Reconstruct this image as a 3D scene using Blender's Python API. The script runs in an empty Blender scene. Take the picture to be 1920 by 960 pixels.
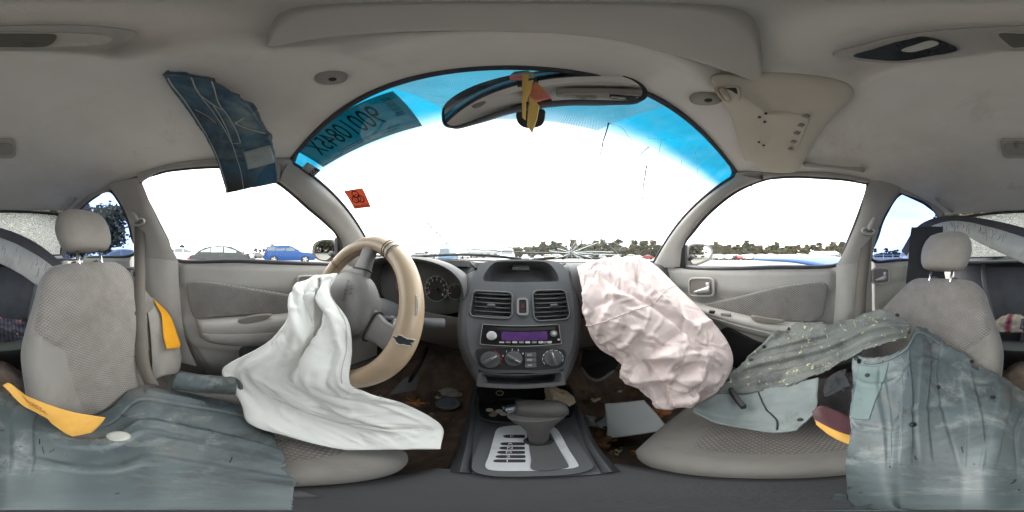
import bpy, bmesh, math, random
import numpy as np
from mathutils import Vector, Matrix, noise, geometry
random.seed(7); np.random.seed(7)
R_ = math.radians
sc = bpy.context.scene
COL = sc.collection
# ------------------------------------------------------------------ camera
CAM_H = 1.08                     # eye height of the 360 camera over the ground
ROLL = R_(1.4)                   # the wreck leans to its passenger side
cam = bpy.data.cameras.new('camera'); cam_o = bpy.data.objects.new('camera', cam); COL.objects.link(cam_o)
cam.type = 'PANO'; cam.panorama_type = 'EQUIRECTANGULAR' if hasattr(cam, 'panorama_type') else cam.panorama_type
try: cam.cycles.panorama_type = 'EQUIRECTANGULAR'
except Exception: pass
cam.clip_start = 0.005; cam.clip_end = 3000
cam_o.location = (0, 0, CAM_H); cam_o.rotation_euler = (R_(90), 0, 0)
sc.camera = cam_o
# ------------------------------------------------------------------ sky, overcast
SUN_EL, SUN_AZ = R_(48), R_(-20)         # soft sun ahead, a little to the driver's side
w = bpy.data.worlds.new('World'); sc.world = w; w.use_nodes = True
nt = w.node_tree; nt.nodes.clear()
def wn(t, **k):
    n = nt.nodes.new(t)
    for a, b in k.items(): setattr(n, a, b)
    return n
out = wn('ShaderNodeOutputWorld'); bg = wn('ShaderNodeBackground'); bg.inputs['Strength'].default_value = 0.12
sky = wn('ShaderNodeTexSky', sky_type='NISHITA', sun_disc=False)
sky.sun_elevation = SUN_EL; sky.sun_rotation = SUN_AZ; sky.air_density = 1.5; sky.dust_density = 3.0
tc = wn('ShaderNodeTexCoord'); sep = wn('ShaderNodeSeparateXYZ'); nt.links.new(tc.outputs['Generated'], sep.inputs[0])
mr = wn('ShaderNodeMapRange'); mr.inputs['From Min'].default_value = -0.02; mr.inputs['From Max'].default_value = 0.75
mr.inputs['To Min'].default_value = 13.5; mr.inputs['To Max'].default_value = 11.5
nt.links.new(sep.outputs['Z'], mr.inputs['Value'])
mp = wn('ShaderNodeMapping'); mp.inputs['Scale'].default_value = (1.2, 1.2, 5.0); nt.links.new(tc.outputs['Generated'], mp.inputs['Vector'])
nz = wn('ShaderNodeTexNoise'); nz.inputs['Scale'].default_value = 2.2; nz.inputs['Detail'].default_value = 6; nt.links.new(mp.outputs[0], nz.inputs['Vector'])
ra = wn('ShaderNodeMapRange'); ra.inputs['From Min'].default_value = .3; ra.inputs['From Max'].default_value = .7
ra.inputs['To Min'].default_value = .72; ra.inputs['To Max'].default_value = 1.12; nt.links.new(nz.outputs['Fac'], ra.inputs['Value'])
mu = wn('ShaderNodeMath', operation='MULTIPLY'); nt.links.new(mr.outputs[0], mu.inputs[0]); nt.links.new(ra.outputs[0], mu.inputs[1])
cl = wn('ShaderNodeMix', data_type='RGBA', blend_type='MULTIPLY'); cl.inputs['Factor'].default_value = 1
cl.inputs['A'].default_value = (1.0, .985, .96, 1); nt.links.new(mu.outputs[0], cl.inputs['B'])
mx = wn('ShaderNodeMix', data_type='RGBA'); mx.inputs['Factor'].default_value = .92
nt.links.new(sky.outputs[0], mx.inputs['A']); nt.links.new(cl.outputs['Result'], mx.inputs['B'])
nt.links.new(mx.outputs['Result'], bg.inputs['Color']); nt.links.new(bg.outputs[0], out.inputs[0])
# ------------------------------------------------------------------ sun
sun = bpy.data.lights.new('sun', 'SUN'); sun.energy = 0.5; sun.angle = R_(25); sun.color = (1, .96, .9)
sun_o = bpy.data.objects.new('sun', sun); COL.objects.link(sun_o)
sun_o.rotation_euler = (math.pi/2 - SUN_EL, 0, math.pi - SUN_AZ); sun_o.location = (0, 0, 30)
# ------------------------------------------------------------------ exposure, sampling
vs = sc.view_settings; vs.view_transform = 'Standard'; vs.look = 'None'; vs.gamma = 1; vs.use_curve_mapping = False
vs.exposure = 2.12
cy = sc.cycles
cy.use_denoising = True
try: cy.denoiser = 'OPENIMAGEDENOISE'
except Exception: pass
cy.max_bounces = 9; cy.diffuse_bounces = 6; cy.glossy_bounces = 3; cy.transparent_max_bounces = 24; cy.caustics_reflective = False; cy.caustics_refractive = False
cy.sample_clamp_indirect = 6

# ================================================================== helpers
RM = Matrix.Rotation(ROLL, 3, 'Y')
RMT = np.array(RM.transposed())
CARM = Matrix.Translation((0, 0, CAM_H)) @ RM.to_4x4()
WORLD = Matrix.Identity(4)
XC = .018                               # the car's centre line
def D(px, py, world=False):
    lo = R_((px-960)*.1875); la = R_((480-py)*.1875)
    d = np.array([math.sin(lo)*math.cos(la), math.cos(lo)*math.cos(la), math.sin(la)])
    return d if world else RMT @ d
def ax(px, py, x): d = D(px, py); return d*(x/d[0])
def ay(px, py, y): d = D(px, py); return d*(y/d[1])
def az(px, py, z): d = D(px, py); return d*(z/d[2])
def ar(px, py, r): return D(px, py)*r
def ah(px, py, h): d = D(px, py); return d*(h/math.hypot(d[0], d[1]))
def apl(px, py, p, n):
    d = D(px, py); n = np.array(n); return d*(np.dot(p, n)/np.dot(d, n))
SA, SB = .635, .33                       # body side: x = XC +- (SA - SB*z)
def side(px, py, s, off=0):
    d = D(px, py)                        # t*dx = XC + s*(SA-off-SB*t*dz)
    t = (XC + s*(SA-off))/(d[0] + s*SB*d[2]); return d*t
def side_x(z, s, off=0): return XC + s*(SA-off-SB*z)

ORI = {}
def mesh(name, V, F, mats, smooth=True, uv=None, fm=None):
    me = bpy.data.meshes.new(name)
    me.from_pydata([tuple(map(float, v)) for v in V], [], [tuple(int(i) for i in f) for f in F])
    for m in (mats if isinstance(mats, (list, tuple)) else [mats]): me.materials.append(m)
    if fm is not None: me.polygons.foreach_set('material_index', np.array(fm, dtype=np.int32))
    me.polygons.foreach_set('use_smooth', np.full(len(me.polygons), bool(smooth)))
    if uv is not None:
        uv = np.asarray(uv, dtype=np.float32); l = me.uv_layers.new(name='uv')
        li = np.zeros(len(me.loops), dtype=np.int32); me.loops.foreach_get('vertex_index', li)
        l.data.foreach_set('uv', uv[li].ravel())
    me.update()
    return me
def tagp(o, label=None, cat=None, group=None, kind=None):
    if label: o['label'] = label
    if cat: o['category'] = cat
    if group: o['group'] = group
    if kind: o['kind'] = kind
    return o
def thing(name, label, cat, origin, group=None, frame=None):
    o = bpy.data.objects.new(name, None); COL.objects.link(o); o.empty_display_size = .05
    o.matrix_world = (CARM if frame is None else frame) @ Matrix.Translation(Vector(origin))
    ORI[o] = np.array(origin, dtype=float); return tagp(o, label, cat, group)
def part(name, V, F, mats, parent, smooth=True, uv=None, fm=None, label=None, kind=None, bevel=0, sub=0, auto=None, attr=None):
    V = np.asarray(V, dtype=float) - ORI[parent]
    o = bpy.data.objects.new(name, mesh(name, V, F, mats, smooth, uv, fm)); COL.objects.link(o)
    o.parent = parent; ORI[o] = ORI[parent]
    if label: o['label'] = label
    if kind: o['kind'] = kind
    if attr is not None:
        at_ = o.data.attributes.new('insert', 'FLOAT', 'POINT'); at_.data.foreach_set('value', np.asarray(attr, dtype=np.float32).ravel())
    mods(o, bevel, sub, auto); return o
def single(name, label, cat, V, F, mats, smooth=True, uv=None, fm=None, group=None, kind=None, frame=None, bevel=0, sub=0, auto=None):
    V = np.asarray(V, dtype=float); c = V.mean(0); c[2] = V[:, 2].min()
    o = bpy.data.objects.new(name, mesh(name, V-c, F, mats, smooth, uv, fm)); COL.objects.link(o)
    o.matrix_world = (CARM if frame is None else frame) @ Matrix.Translation(Vector(c)); ORI[o] = c
    mods(o, bevel, sub, auto); return tagp(o, label, cat, group, kind)
def mods(o, bevel, sub, auto=None):
    if bevel:
        m = o.modifiers.new('bevel', 'BEVEL'); m.width = bevel; m.segments = 2; m.limit_method = 'ANGLE'; m.angle_limit = R_(35)
    if sub:
        m = o.modifiers.new('sub', 'SUBSURF'); m.levels = m.render_levels = sub
    if auto:
        try: o.data.set_sharp_from_angle(angle=R_(auto))
        except Exception: pass
# ---- shape generators: all return V, F(, uv)
def grid(P, cu=False, cv=False):
    P = np.asarray(P); n, m = P.shape[:2]; F = []
    for i in range(n if cu else n-1):
        for j in range(m if cv else m-1):
            a, b = (i+1) % n, (j+1) % m
            F.append((i*m+j, i*m+b, a*m+b, a*m+j))
    return P.reshape(-1, 3), F
def gnormals(P):
    du = np.gradient(P, axis=0); dv = np.gradient(P, axis=1); n = np.cross(du, dv)
    return n/(np.linalg.norm(n, axis=2, keepdims=True)+1e-12)
def sheet(P, t, uvs=None):
    """thick sheet: P and a copy pushed back by t along the normals, stitched round the border"""
    P = np.asarray(P, dtype=float); n, m = P.shape[:2]; N = gnormals(P)
    tt = t if np.isscalar(t) else t[..., None]
    V1, F1 = grid(P); V2 = (P - N*tt).reshape(-1, 3); k = n*m
    F = [f[::-1] for f in F1] + [tuple(i+k for i in f) for f in F1]
    b = [(0, j) for j in range(m)] + [(i, m-1) for i in range(1, n)] + [(n-1, j) for j in range(m-2, -1, -1)] + [(i, 0) for i in range(n-2, 0, -1)]
    idx = [i*m+j for i, j in b]
    for a, c in zip(idx, idx[1:]+idx[:1]): F.append((a, c, c+k, a+k))
    uv = None
    if uvs is not None: uv = np.concatenate([uvs.reshape(-1, 2)]*2)
    return np.concatenate([V1, V2]), F, uv
def sheet_mask(P, t, mask):
    """like sheet, but only the cells in mask, with walls round every torn edge"""
    P = np.asarray(P, dtype=float); n, m = P.shape[:2]; N = gnormals(P); k = n*m; V = np.concatenate([P.reshape(-1, 3), (P-N*t).reshape(-1, 3)]); F = []
    has = lambda i, j: 0 <= i < n-1 and 0 <= j < m-1 and mask[i, j]
    for i in range(n-1):
        for j in range(m-1):
            if not mask[i, j]: continue
            a, b, c, d = i*m+j, i*m+j+1, (i+1)*m+j+1, (i+1)*m+j; F += [(d, c, b, a), (a+k, b+k, c+k, d+k)]
            for q, (e, f) in (((i-1, j), (a, b)), ((i+1, j), (c, d)), ((i, j-1), (d, a)), ((i, j+1), (b, c))):
                if not has(*q): F.append((e, f, f+k, e+k))
    return V, F
def cr(c, n, closed=False):
    """Catmull-Rom through the points of c, n samples"""
    c = np.asarray(c, dtype=float); k = len(c); N = k if closed else k-1
    out = []
    for t in (np.linspace(0, N, n, endpoint=not closed)):
        i = min(int(t), N-1); f = t-i
        if closed: p = [c[(i+q) % k] for q in (-1, 0, 1, 2)]
        else:
            p1, p2 = c[i], c[i+1]; p0 = c[i-1] if i > 0 else 2*p1-p2; p3 = c[i+2] if i+2 < k else 2*p2-p1; p = [p0, p1, p2, p3]
        out.append(.5*((2*p[1]) + (-p[0]+p[2])*f + (2*p[0]-5*p[1]+4*p[2]-p[3])*f*f + (-p[0]+3*p[1]-3*p[2]+p[3])*f**3))
    return np.array(out)
def bicubic(C, nu, nv):
    C = np.asarray(C, dtype=float)
    A = np.stack([cr(C[:, j], nu) for j in range(C.shape[1])], axis=1)
    return np.stack([cr(A[i], nv) for i in range(nu)], axis=0)
def tube(pts, r, k=8, closed=False, caps=True):
    pts = np.asarray(pts, dtype=float); n = len(pts)
    r = np.full(n, r) if np.isscalar(r) else np.asarray(r)
    T = np.gradient(pts, axis=0) if not closed else np.roll(pts, -1, 0)-np.roll(pts, 1, 0)
    T /= np.linalg.norm(T, axis=1, keepdims=True)+1e-12
    up = np.array([0, 0, 1.]) if abs(T[0][2]) < .9 else np.array([1., 0, 0])
    P = []
    a = np.cross(T[0], up); a /= np.linalg.norm(a)
    for i in range(n):
        a = a - T[i]*np.dot(a, T[i]); a /= np.linalg.norm(a)+1e-12; b = np.cross(T[i], a)
        P.append([pts[i]+r[i]*(math.cos(q)*a+math.sin(q)*b) for q in np.linspace(0, 2*math.pi, k, endpoint=False)])
    V, F = grid(np.array(P), cu=closed, cv=True)
    if caps and not closed: F += [tuple(range(k))[::-1], tuple((n-1)*k+i for i in range(k))]
    return V, F
def loft(S, caps=True):
    S = np.asarray(S); n, k = S.shape[:2]; V, F = grid(S, cv=True)
    if caps: F = F + [tuple(range(k))[::-1], tuple((n-1)*k+i for i in range(k))]
    return V, F
def box(c, s, ang=0, axes=None):
    c = np.array(c, dtype=float); s = np.array(s, dtype=float)/2
    if axes is None: axes = np.array([[math.cos(ang), math.sin(ang), 0], [-math.sin(ang), math.cos(ang), 0], [0, 0, 1]])
    V = [c + (a*s[0])*axes[0] + (b*s[1])*axes[1] + (d*s[2])*axes[2] for a in (-1, 1) for b in (-1, 1) for d in (-1, 1)]
    return np.array(V), [(0, 1, 3, 2), (4, 6, 7, 5), (0, 4, 5, 1), (2, 3, 7, 6), (0, 2, 6, 4), (1, 5, 7, 3)]
def join(*L):
    V, F, o = [], [], 0
    for l in L:
        v, f = l[0], l[1]; V.append(np.asarray(v)); F += [tuple(i+o for i in q) for q in f]; o += len(v)
    return np.concatenate(V), F
def superell(hw, hh, e=3., k=28, ph=0):
    o = []
    for q in np.linspace(0, 2*math.pi, k, endpoint=False):
        c, s = math.cos(q+ph), math.sin(q+ph)
        o.append((hw*math.copysign(abs(c)**(2/e), c), hh*math.copysign(abs(s)**(2/e), s)))
    return np.array(o)
def inside(p, poly):
    x, y = p; r = False; n = len(poly); j = n-1
    for i in range(n):
        if (poly[i][1] > y) != (poly[j][1] > y) and x < (poly[j][0]-poly[i][0])*(y-poly[i][1])/(poly[j][1]-poly[i][1])+poly[i][0]: r = not r
        j = i
    return r
def plate(outer, holes, O, X, Y, Z, t, hole_depth=None):
    """flat plate in the plane O+a*X+b*Y, thickness t towards -Z, with holes that become pockets of hole_depth"""
    O, X, Y, Z = map(np.array, (O, X, Y, Z)); pts, edges = [], []
    for L in [outer]+list(holes):
        o = len(pts); pts += [Vector((float(a), float(b))) for a, b in L]; edges += [(o+i, o+(i+1) % len(L)) for i in range(len(L))]
    r = geometry.delaunay_2d_cdt(pts, edges, [], 0, 1e-6); v2 = [tuple(p) for p in r[0]]
    tri = []
    for f in r[2]:
        c = np.mean([v2[i] for i in f], axis=0)
        if inside(c, outer) and not any(inside(c, h) for h in holes): tri.append(tuple(f))
    V = [O+a*X+b*Y for a, b in v2]; F = list(tri)
    def wall(L, d0, d1, cap=False):
        o = len(V); k = len(L)
        for d in (d0, d1):
            for a, b in L: V.append(O+a*X+b*Y-Z*d)
        for i in range(k): F.append((o+i, o+(i+1) % k, o+k+(i+1) % k, o+k+i))
        if cap: F.append(tuple(o+k+i for i in range(k)))
    wall(outer, 0, t)
    for q, h in enumerate(holes): wall(h, 0, (hole_depth[q] if hole_depth else t), True)
    return np.array(V), F
def text(s, size=1.0, font_squeeze=1.0, align='CENTER'):
    """flat glyph mesh of s in the xy plane"""
    c = bpy.data.curves.new('t', 'FONT'); c.body = s; c.size = size; c.align_x = align; c.align_y = 'CENTER'; c.resolution_u = 3
    o = bpy.data.objects.new('t', c); COL.objects.link(o)
    bpy.context.view_layer.update()
    me = o.to_mesh(); V = np.array([v.co[:] for v in me.vertices]) if len(me.vertices) else np.zeros((0, 3)); F = [tuple(p.vertices) for p in me.polygons]
    o.to_mesh_clear(); bpy.data.objects.remove(o); bpy.data.curves.remove(c)
    if len(V): V[:, 0] *= font_squeeze
    return V, F
def fbm(p, s, o=4, seed=0.):
    return noise.fractal(Vector((float(p[0])*s+seed, float(p[1])*s+seed*.7, float(p[2])*s-seed)), 1.0, 2.0, o)
def displace(P, amp, s, seed=0., o=4):
    N = gnormals(P); n, m = P.shape[:2]
    d = np.array([[fbm(P[i, j], s, o, seed) for j in range(m)] for i in range(n)])
    return P + N*(d*amp)[..., None]
def crumple(P, stretch=1.05, iters=120, keep=.01, seed=1, bend=.25, amp=.003, freq=22, pin=True, folds=None):
    """let a sheet that is too long for its outline buckle into folds (position based)"""
    rng = np.random.RandomState(seed); P0 = P.copy(); n, m = P.shape[:2]
    P = displace(P, amp, freq, seed*3.1, 3)
    cons = []
    if folds is not None: P = P+folds
    def fam(di, dj, k):
        a = P0[max(0, -di):n-max(0, di), max(0, -dj):m-max(0, dj)]; b = P0[max(0, di):n+min(0, di), max(0, dj):m+min(0, dj)]
        cons.append((di, dj, np.linalg.norm(b-a, axis=2)*(stretch if k == 1 else 1+(stretch-1)*.3), k))
    fam(1, 0, 1); fam(0, 1, 1); fam(1, 1, 1); fam(1, -1, 1)
    wts = np.ones((n, m, 1))
    if pin: wts[0, :] = wts[-1, :] = 0; wts[:, 0] = wts[:, -1] = 0
    for it in range(iters):
        for di, dj, L, k in cons:
            sa = (slice(max(0, -di), n-max(0, di)), slice(max(0, -dj), m-max(0, dj))); sb = (slice(max(0, di), n+min(0, di)), slice(max(0, dj), m+min(0, dj)))
            d = P[sb]-P[sa]; l = np.linalg.norm(d, axis=2); c = (d*((l-L)/(l+1e-9))[..., None])*.22
            P[sa] += c*wts[sa]; P[sb] -= c*wts[sb]
        lap = np.zeros_like(P); lap[1:-1, 1:-1] = (P[:-2, 1:-1]+P[2:, 1:-1]+P[1:-1, :-2]+P[1:-1, 2:])/4-P[1:-1, 1:-1]
        P += lap*bend*wts + (P0-P)*keep*wts
    return P
def creases(P, K, width, length, amp, seed, angle=None, edge=.06, soft=1, round_=False):
    """fold lines pressed into a cloth: each a crest (or valley) with straight flanks, fading at its ends"""
    rng = np.random.RandomState(seed); n, m = P.shape[:2]; N = gnormals(P); h = np.zeros((n, m))
    su = np.linalg.norm(np.diff(P[:, m//2], axis=0), axis=1).sum(); sv = np.linalg.norm(np.diff(P[n//2], axis=0), axis=1).sum()
    for k in range(K):
        i, j = rng.uniform(0, 1, 2); a = rng.uniform(0, math.pi) if angle is None else rng.normal(angle[0], angle[1]); L = rng.uniform(*length)
        du, dv = math.cos(a)*L/su, math.sin(a)*L/sv; q = []
        for t in np.linspace(-.5, .5, 9):
            uu = min(1, max(0, i+du*t)); vv = min(1, max(0, j+dv*t)); q.append(P[int(uu*(n-1)), int(vv*(m-1))])
        q = np.array(q); best = np.full((n, m), 9.); bt = np.zeros((n, m))
        for t in range(8):
            ab = q[t+1]-q[t]; l2 = np.dot(ab, ab)+1e-12; s = np.clip(((P-q[t])@ab)/l2, 0, 1); d = np.linalg.norm(P-(q[t]+s[..., None]*ab), axis=2); mk = d < best; best[mk] = d[mk]; bt[mk] = (t+s[mk])/8
        w_ = rng.uniform(*width); prof = np.clip(1-best/w_, 0, 1)
        prof = prof*prof*(3-2*prof) if round_ else prof**1.35
        h += rng.choice((-1, 1, 1))*rng.uniform(.5, 1)*amp*(w_/width[1])**.7*prof*np.sin(math.pi*bt)**.6
    uu = np.linspace(0, 1, n)[:, None]; vv = np.linspace(0, 1, m)[None, :]; win = np.clip(np.minimum(np.minimum(uu, 1-uu), np.minimum(vv, 1-vv))/edge, .12, 1)
    h *= win
    for _ in range(soft):
        hh = h.copy(); hh[1:-1, 1:-1] = .5*h[1:-1, 1:-1]+.125*(h[:-2, 1:-1]+h[2:, 1:-1]+h[1:-1, :-2]+h[1:-1, 2:]); h = hh
    return P+N*h[..., None]
# ================================================================== materials
def mat(name, col, rough=.6, spec=.5, var=.15, vs_=14., bump=.0, bs=300., metal=0, dirt=None, dirt_s=6., dirt_t=(.55, .75), coat=0, uv=False, emit=None, wear=None, sheen=0):
    m = bpy.data.materials.new(name); m.use_nodes = True; t = m.node_tree; b = t.nodes['Principled BSDF']
    L = t.links.new; N = t.nodes.new
    b.inputs['Roughness'].default_value = rough; b.inputs['Specular IOR Level'].default_value = spec; b.inputs['Metallic'].default_value = metal
    if coat: b.inputs['Coat Weight'].default_value = coat; b.inputs['Coat Roughness'].default_value = .08
    if sheen: b.inputs['Sheen Weight'].default_value = sheen; b.inputs['Sheen Roughness'].default_value = .6
    co = N('ShaderNodeTexCoord'); vec = co.outputs['UV' if uv else 'Object']
    n1 = N('ShaderNodeTexNoise'); n1.inputs['Scale'].default_value = vs_; n1.inputs['Detail'].default_value = 8; n1.inputs['Roughness'].default_value = .62; L(vec, n1.inputs['Vector'])
    mp_ = N('ShaderNodeMapRange'); mp_.inputs['From Min'].default_value = .28; mp_.inputs['From Max'].default_value = .72
    mp_.inputs['To Min'].default_value = 1-var; mp_.inputs['To Max'].default_value = 1+var; L(n1.outputs['Fac'], mp_.inputs['Value'])
    mx_ = N('ShaderNodeMix'); mx_.data_type = 'RGBA'; mx_.blend_type = 'MULTIPLY'; mx_.inputs['Factor'].default_value = 1
    mx_.inputs['A'].default_value = (*col, 1); L(mp_.outputs[0], mx_.inputs['B']); cur = mx_.outputs['Result']
    for (dc, ds, dt) in ([(dirt, dirt_s, dirt_t)] if dirt else [])+(wear or []):
        n2 = N('ShaderNodeTexNoise'); n2.inputs['Scale'].default_value = ds; n2.inputs['Detail'].default_value = 9; n2.inputs['Roughness'].default_value = .7; n2.inputs['Distortion'].default_value = .4; L(vec, n2.inputs['Vector'])
        r2 = N('ShaderNodeMapRange'); r2.inputs['From Min'].default_value = dt[0]; r2.inputs['From Max'].default_value = dt[1]; L(n2.outputs['Fac'], r2.inputs['Value'])
        m2 = N('ShaderNodeMix'); m2.data_type = 'RGBA'; L(r2.outputs[0], m2.inputs['Factor']); L(cur, m2.inputs['A']); m2.inputs['B'].default_value = (*dc, 1); cur = m2.outputs['Result']
    L(cur, b.inputs['Base Color'])
    rr = N('ShaderNodeMapRange'); rr.inputs['To Min'].default_value = max(0, rough-.1); rr.inputs['To Max'].default_value = min(1, rough+.1); L(n1.outputs['Fac'], rr.inputs['Value']); L(rr.outputs[0], b.inputs['Roughness'])
    if bump:
        n3 = N('ShaderNodeTexNoise'); n3.inputs['Scale'].default_value = bs; n3.inputs['Detail'].default_value = 3; L(vec, n3.inputs['Vector'])
        bp = N('ShaderNodeBump'); bp.inputs['Strength'].default_value = bump; bp.inputs['Distance'].default_value = .002; L(n3.outputs['Fac'], bp.inputs['Height']); L(bp.outputs[0], b.inputs['Normal'])
    if emit: b.inputs['Emission Color'].default_value = (*emit[:3], 1); b.inputs['Emission Strength'].default_value = emit[3]
    return m
def fabric(name, c0, c1, pu=.0066, pv=.0049, dirt=None, plain=None):
    """woven seat cloth: staggered light dots over a darker ground, on the uv map in metres"""
    m = mat(name, c0, .9, .2, .12, 20, uv=True, dirt=dirt, dirt_s=7, dirt_t=(.58, .8), sheen=.15); t = m.node_tree; b = t.nodes['Principled BSDF']; L = t.links.new; N = t.nodes.new
    co = N('ShaderNodeTexCoord'); s = N('ShaderNodeSeparateXYZ'); L(co.outputs['UV'], s.inputs[0])
    def M(op, a, bb=None):
        n = N('ShaderNodeMath'); n.operation = op
        for i, x in enumerate((a, bb)):
            if x is None: continue
            if isinstance(x, (int, float)): n.inputs[i].default_value = x
            else: L(x, n.inputs[i])
        return n.outputs[0]
    su = M('SINE', M('MULTIPLY', s.outputs[0], math.pi/pu*1.0)); sv = M('SINE', M('MULTIPLY', s.outputs[1], math.pi/pv*1.0))
    pr = M('MULTIPLY', su, sv)
    fac = N('ShaderNodeMapRange'); fac.inputs['From Min'].default_value = -.15; fac.inputs['From Max'].default_value = .55; L(pr, fac.inputs['Value'])
    src = b.inputs['Base Color'].links[0].from_socket
    mx_ = N('ShaderNodeMix'); mx_.data_type = 'RGBA'; mx_.blend_type = 'MULTIPLY'; mx_.inputs['B'].default_value = (*c1, 1)
    iv = M('SUBTRACT', 1.0, fac.outputs[0]); hgt = fac.outputs[0]
    if plain:
        at = N('ShaderNodeAttribute'); at.attribute_name = 'insert'; msk = N('ShaderNodeMapRange'); msk.inputs['From Min'].default_value = -.01; msk.inputs['From Max'].default_value = .01; L(at.outputs['Fac'], msk.inputs['Value'])
        pm = N('ShaderNodeMix'); pm.data_type = 'RGBA'; pm.inputs['A'].default_value = (*plain, 1); L(msk.outputs[0], pm.inputs['Factor']); L(src, pm.inputs['B']); src = pm.outputs['Result']; iv = M('MULTIPLY', iv, msk.outputs[0]); hgt = M('MULTIPLY', hgt, msk.outputs[0])
    L(iv, mx_.inputs['Factor']); L(src, mx_.inputs['A'])
    c2 = N('ShaderNodeTexCoord'); n5 = N('ShaderNodeTexNoise'); n5.inputs['Scale'].default_value = 5.5; n5.inputs['Detail'].default_value = 9; n5.inputs['Roughness'].default_value = .68; n5.inputs['Distortion'].default_value = .6; L(c2.outputs['Object'], n5.inputs['Vector'])
    r5 = N('ShaderNodeMapRange'); r5.inputs['From Min'].default_value = .47; r5.inputs['From Max'].default_value = .72; r5.inputs['To Max'].default_value = .6; L(n5.outputs['Fac'], r5.inputs['Value'])
    m5 = N('ShaderNodeMix'); m5.data_type = 'RGBA'; m5.blend_type = 'MULTIPLY'; m5.inputs['B'].default_value = (.62, .56, .50, 1); L(r5.outputs[0], m5.inputs['Factor']); L(mx_.outputs['Result'], m5.inputs['A']); L(m5.outputs['Result'], b.inputs['Base Color'])
    bp = N('ShaderNodeBump'); bp.inputs['Strength'].default_value = .5; bp.inputs['Distance'].default_value = .002; L(hgt, bp.inputs['Height']); L(bp.outputs[0], b.inputs['Normal'])
    return m
def glass(name, tint, refl=.06, grime=0., rain=0., gs=60):
    """thin pane: tinted see-through plus a mirror film; grime and rain drops scatter light"""
    m = bpy.data.materials.new(name); m.use_nodes = True; t = m.node_tree; t.nodes.clear(); L = t.links.new; N = t.nodes.new
    o = N('ShaderNodeOutputMaterial'); tr = N('ShaderNodeBsdfTransparent'); tr.inputs[0].default_value = (*tint, 1)
    gl = N('ShaderNodeBsdfGlossy'); gl.inputs['Roughness'].default_value = .02; gl.inputs[0].default_value = (1, 1, 1, 1)
    lw = N('ShaderNodeLayerWeight'); lw.inputs['Blend'].default_value = .5; pw = N('ShaderNodeMath'); pw.operation = 'POWER'; pw.inputs[1].default_value = 5; L(lw.outputs['Facing'], pw.inputs[0]); md = N('ShaderNodeMath'); md.operation = 'MULTIPLY_ADD'; md.inputs[1].default_value = .9; md.inputs[2].default_value = .035; L(pw.outputs[0], md.inputs[0]); mx_ = N('ShaderNodeMixShader'); L(md.outputs[0], mx_.inputs[0]); L(tr.outputs[0], mx_.inputs[1]); L(gl.outputs[0], mx_.inputs[2])
    cur = mx_.outputs[0]
    if grime:
        co = N('ShaderNodeTexCoord'); n = N('ShaderNodeTexNoise'); n.inputs['Scale'].default_value = gs; n.inputs['Detail'].default_value = 6; L(co.outputs['Object'], n.inputs['Vector'])
        r = N('ShaderNodeMapRange'); r.inputs['From Min'].default_value = .45; r.inputs['From Max'].default_value = .7; r.inputs['To Min'].default_value = grime*.35; r.inputs['To Max'].default_value = grime; L(n.outputs['Fac'], r.inputs['Value'])
        tl = N('ShaderNodeBsdfTranslucent'); tl.inputs[0].default_value = (.75, .78, .76, 1); m2 = N('ShaderNodeMixShader'); L(r.outputs[0], m2.inputs[0]); L(cur, m2.inputs[1]); L(tl.outputs[0], m2.inputs[2]); cur = m2.outputs[0]
    if rain:
        co = N('ShaderNodeTexCoord'); v = N('ShaderNodeTexVoronoi'); v.inputs['Scale'].default_value = rain; L(co.outputs['Object'], v.inputs['Vector'])
        r = N('ShaderNodeMapRange'); r.inputs['From Min'].default_value = .42; r.inputs['From Max'].default_value = .3; r.inputs['To Min'].default_value = 0; r.inputs['To Max'].default_value = .55; L(v.outputs['Distance'], r.inputs['Value'])
        tl = N('ShaderNodeBsdfTranslucent'); tl.inputs[0].default_value = (.7, .78, .7, 1); m3 = N('ShaderNodeMixShader'); L(r.outputs[0], m3.inputs[0]); L(cur, m3.inputs[1]); L(tl.outputs[0], m3.inputs[2]); cur = m3.outputs[0]
    L(cur, o.inputs[0]); return m

def thin_cloth(m, fac, col):
    t = m.node_tree; b = t.nodes['Principled BSDF']; o = [n for n in t.nodes if n.type == 'OUTPUT_MATERIAL'][0]
    tl = t.nodes.new('ShaderNodeBsdfTranslucent'); tl.inputs[0].default_value = (*col, 1); mx_ = t.nodes.new('ShaderNodeMixShader'); mx_.inputs[0].default_value = fac
    t.links.new(b.outputs[0], mx_.inputs[1]); t.links.new(tl.outputs[0], mx_.inputs[2]); t.links.new(mx_.outputs[0], o.inputs[0])
M = {}
M['trim'] = mat('trim', (.36, .345, .325), .55, .35, .08, 9, .12, 500, dirt=(.27, .24, .21), dirt_s=5, dirt_t=(.58, .85))
M['trim_dark'] = mat('trim_dark', (.19, .17, .155), .55, .35, .1, 9, .12, 500)
M['liner_cloth'] = mat('liner_cloth', (.68, .66, .63), .95, .1, .06, 5, .25, 900, dirt=(.60, .54, .48), dirt_s=2.2, dirt_t=(.45, .75), wear=[((.50, .47, .43), 7, (.60, .80))])
M['vinyl'] = mat('vinyl', (.29, .275, .255), .6, .3, .1, 12, .1, 400, dirt=(.22, .20, .175), dirt_s=8, dirt_t=(.55, .8))
M['cloth'] = fabric('cloth', (.285, .265, .245), (.68, .68, .70), dirt=(.26, .21, .17), plain=(.25, .236, .22))
M['cloth_flat'] = mat('cloth_flat', (.275, .255, .235), .92, .2, .1, 22, .3, 700, dirt=(.25, .225, .20), dirt_s=9, sheen=.15)
M['door_cloth'] = fabric('door_cloth', (.25, .237, .22), (.62, .62, .64), .006, .0045)
M['dash'] = mat('dash', (.088, .088, .094), .55, .4, .12, 10, .2, 420, dirt=(.15, .145, .14), dirt_s=5, dirt_t=(.5, .85))
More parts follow.
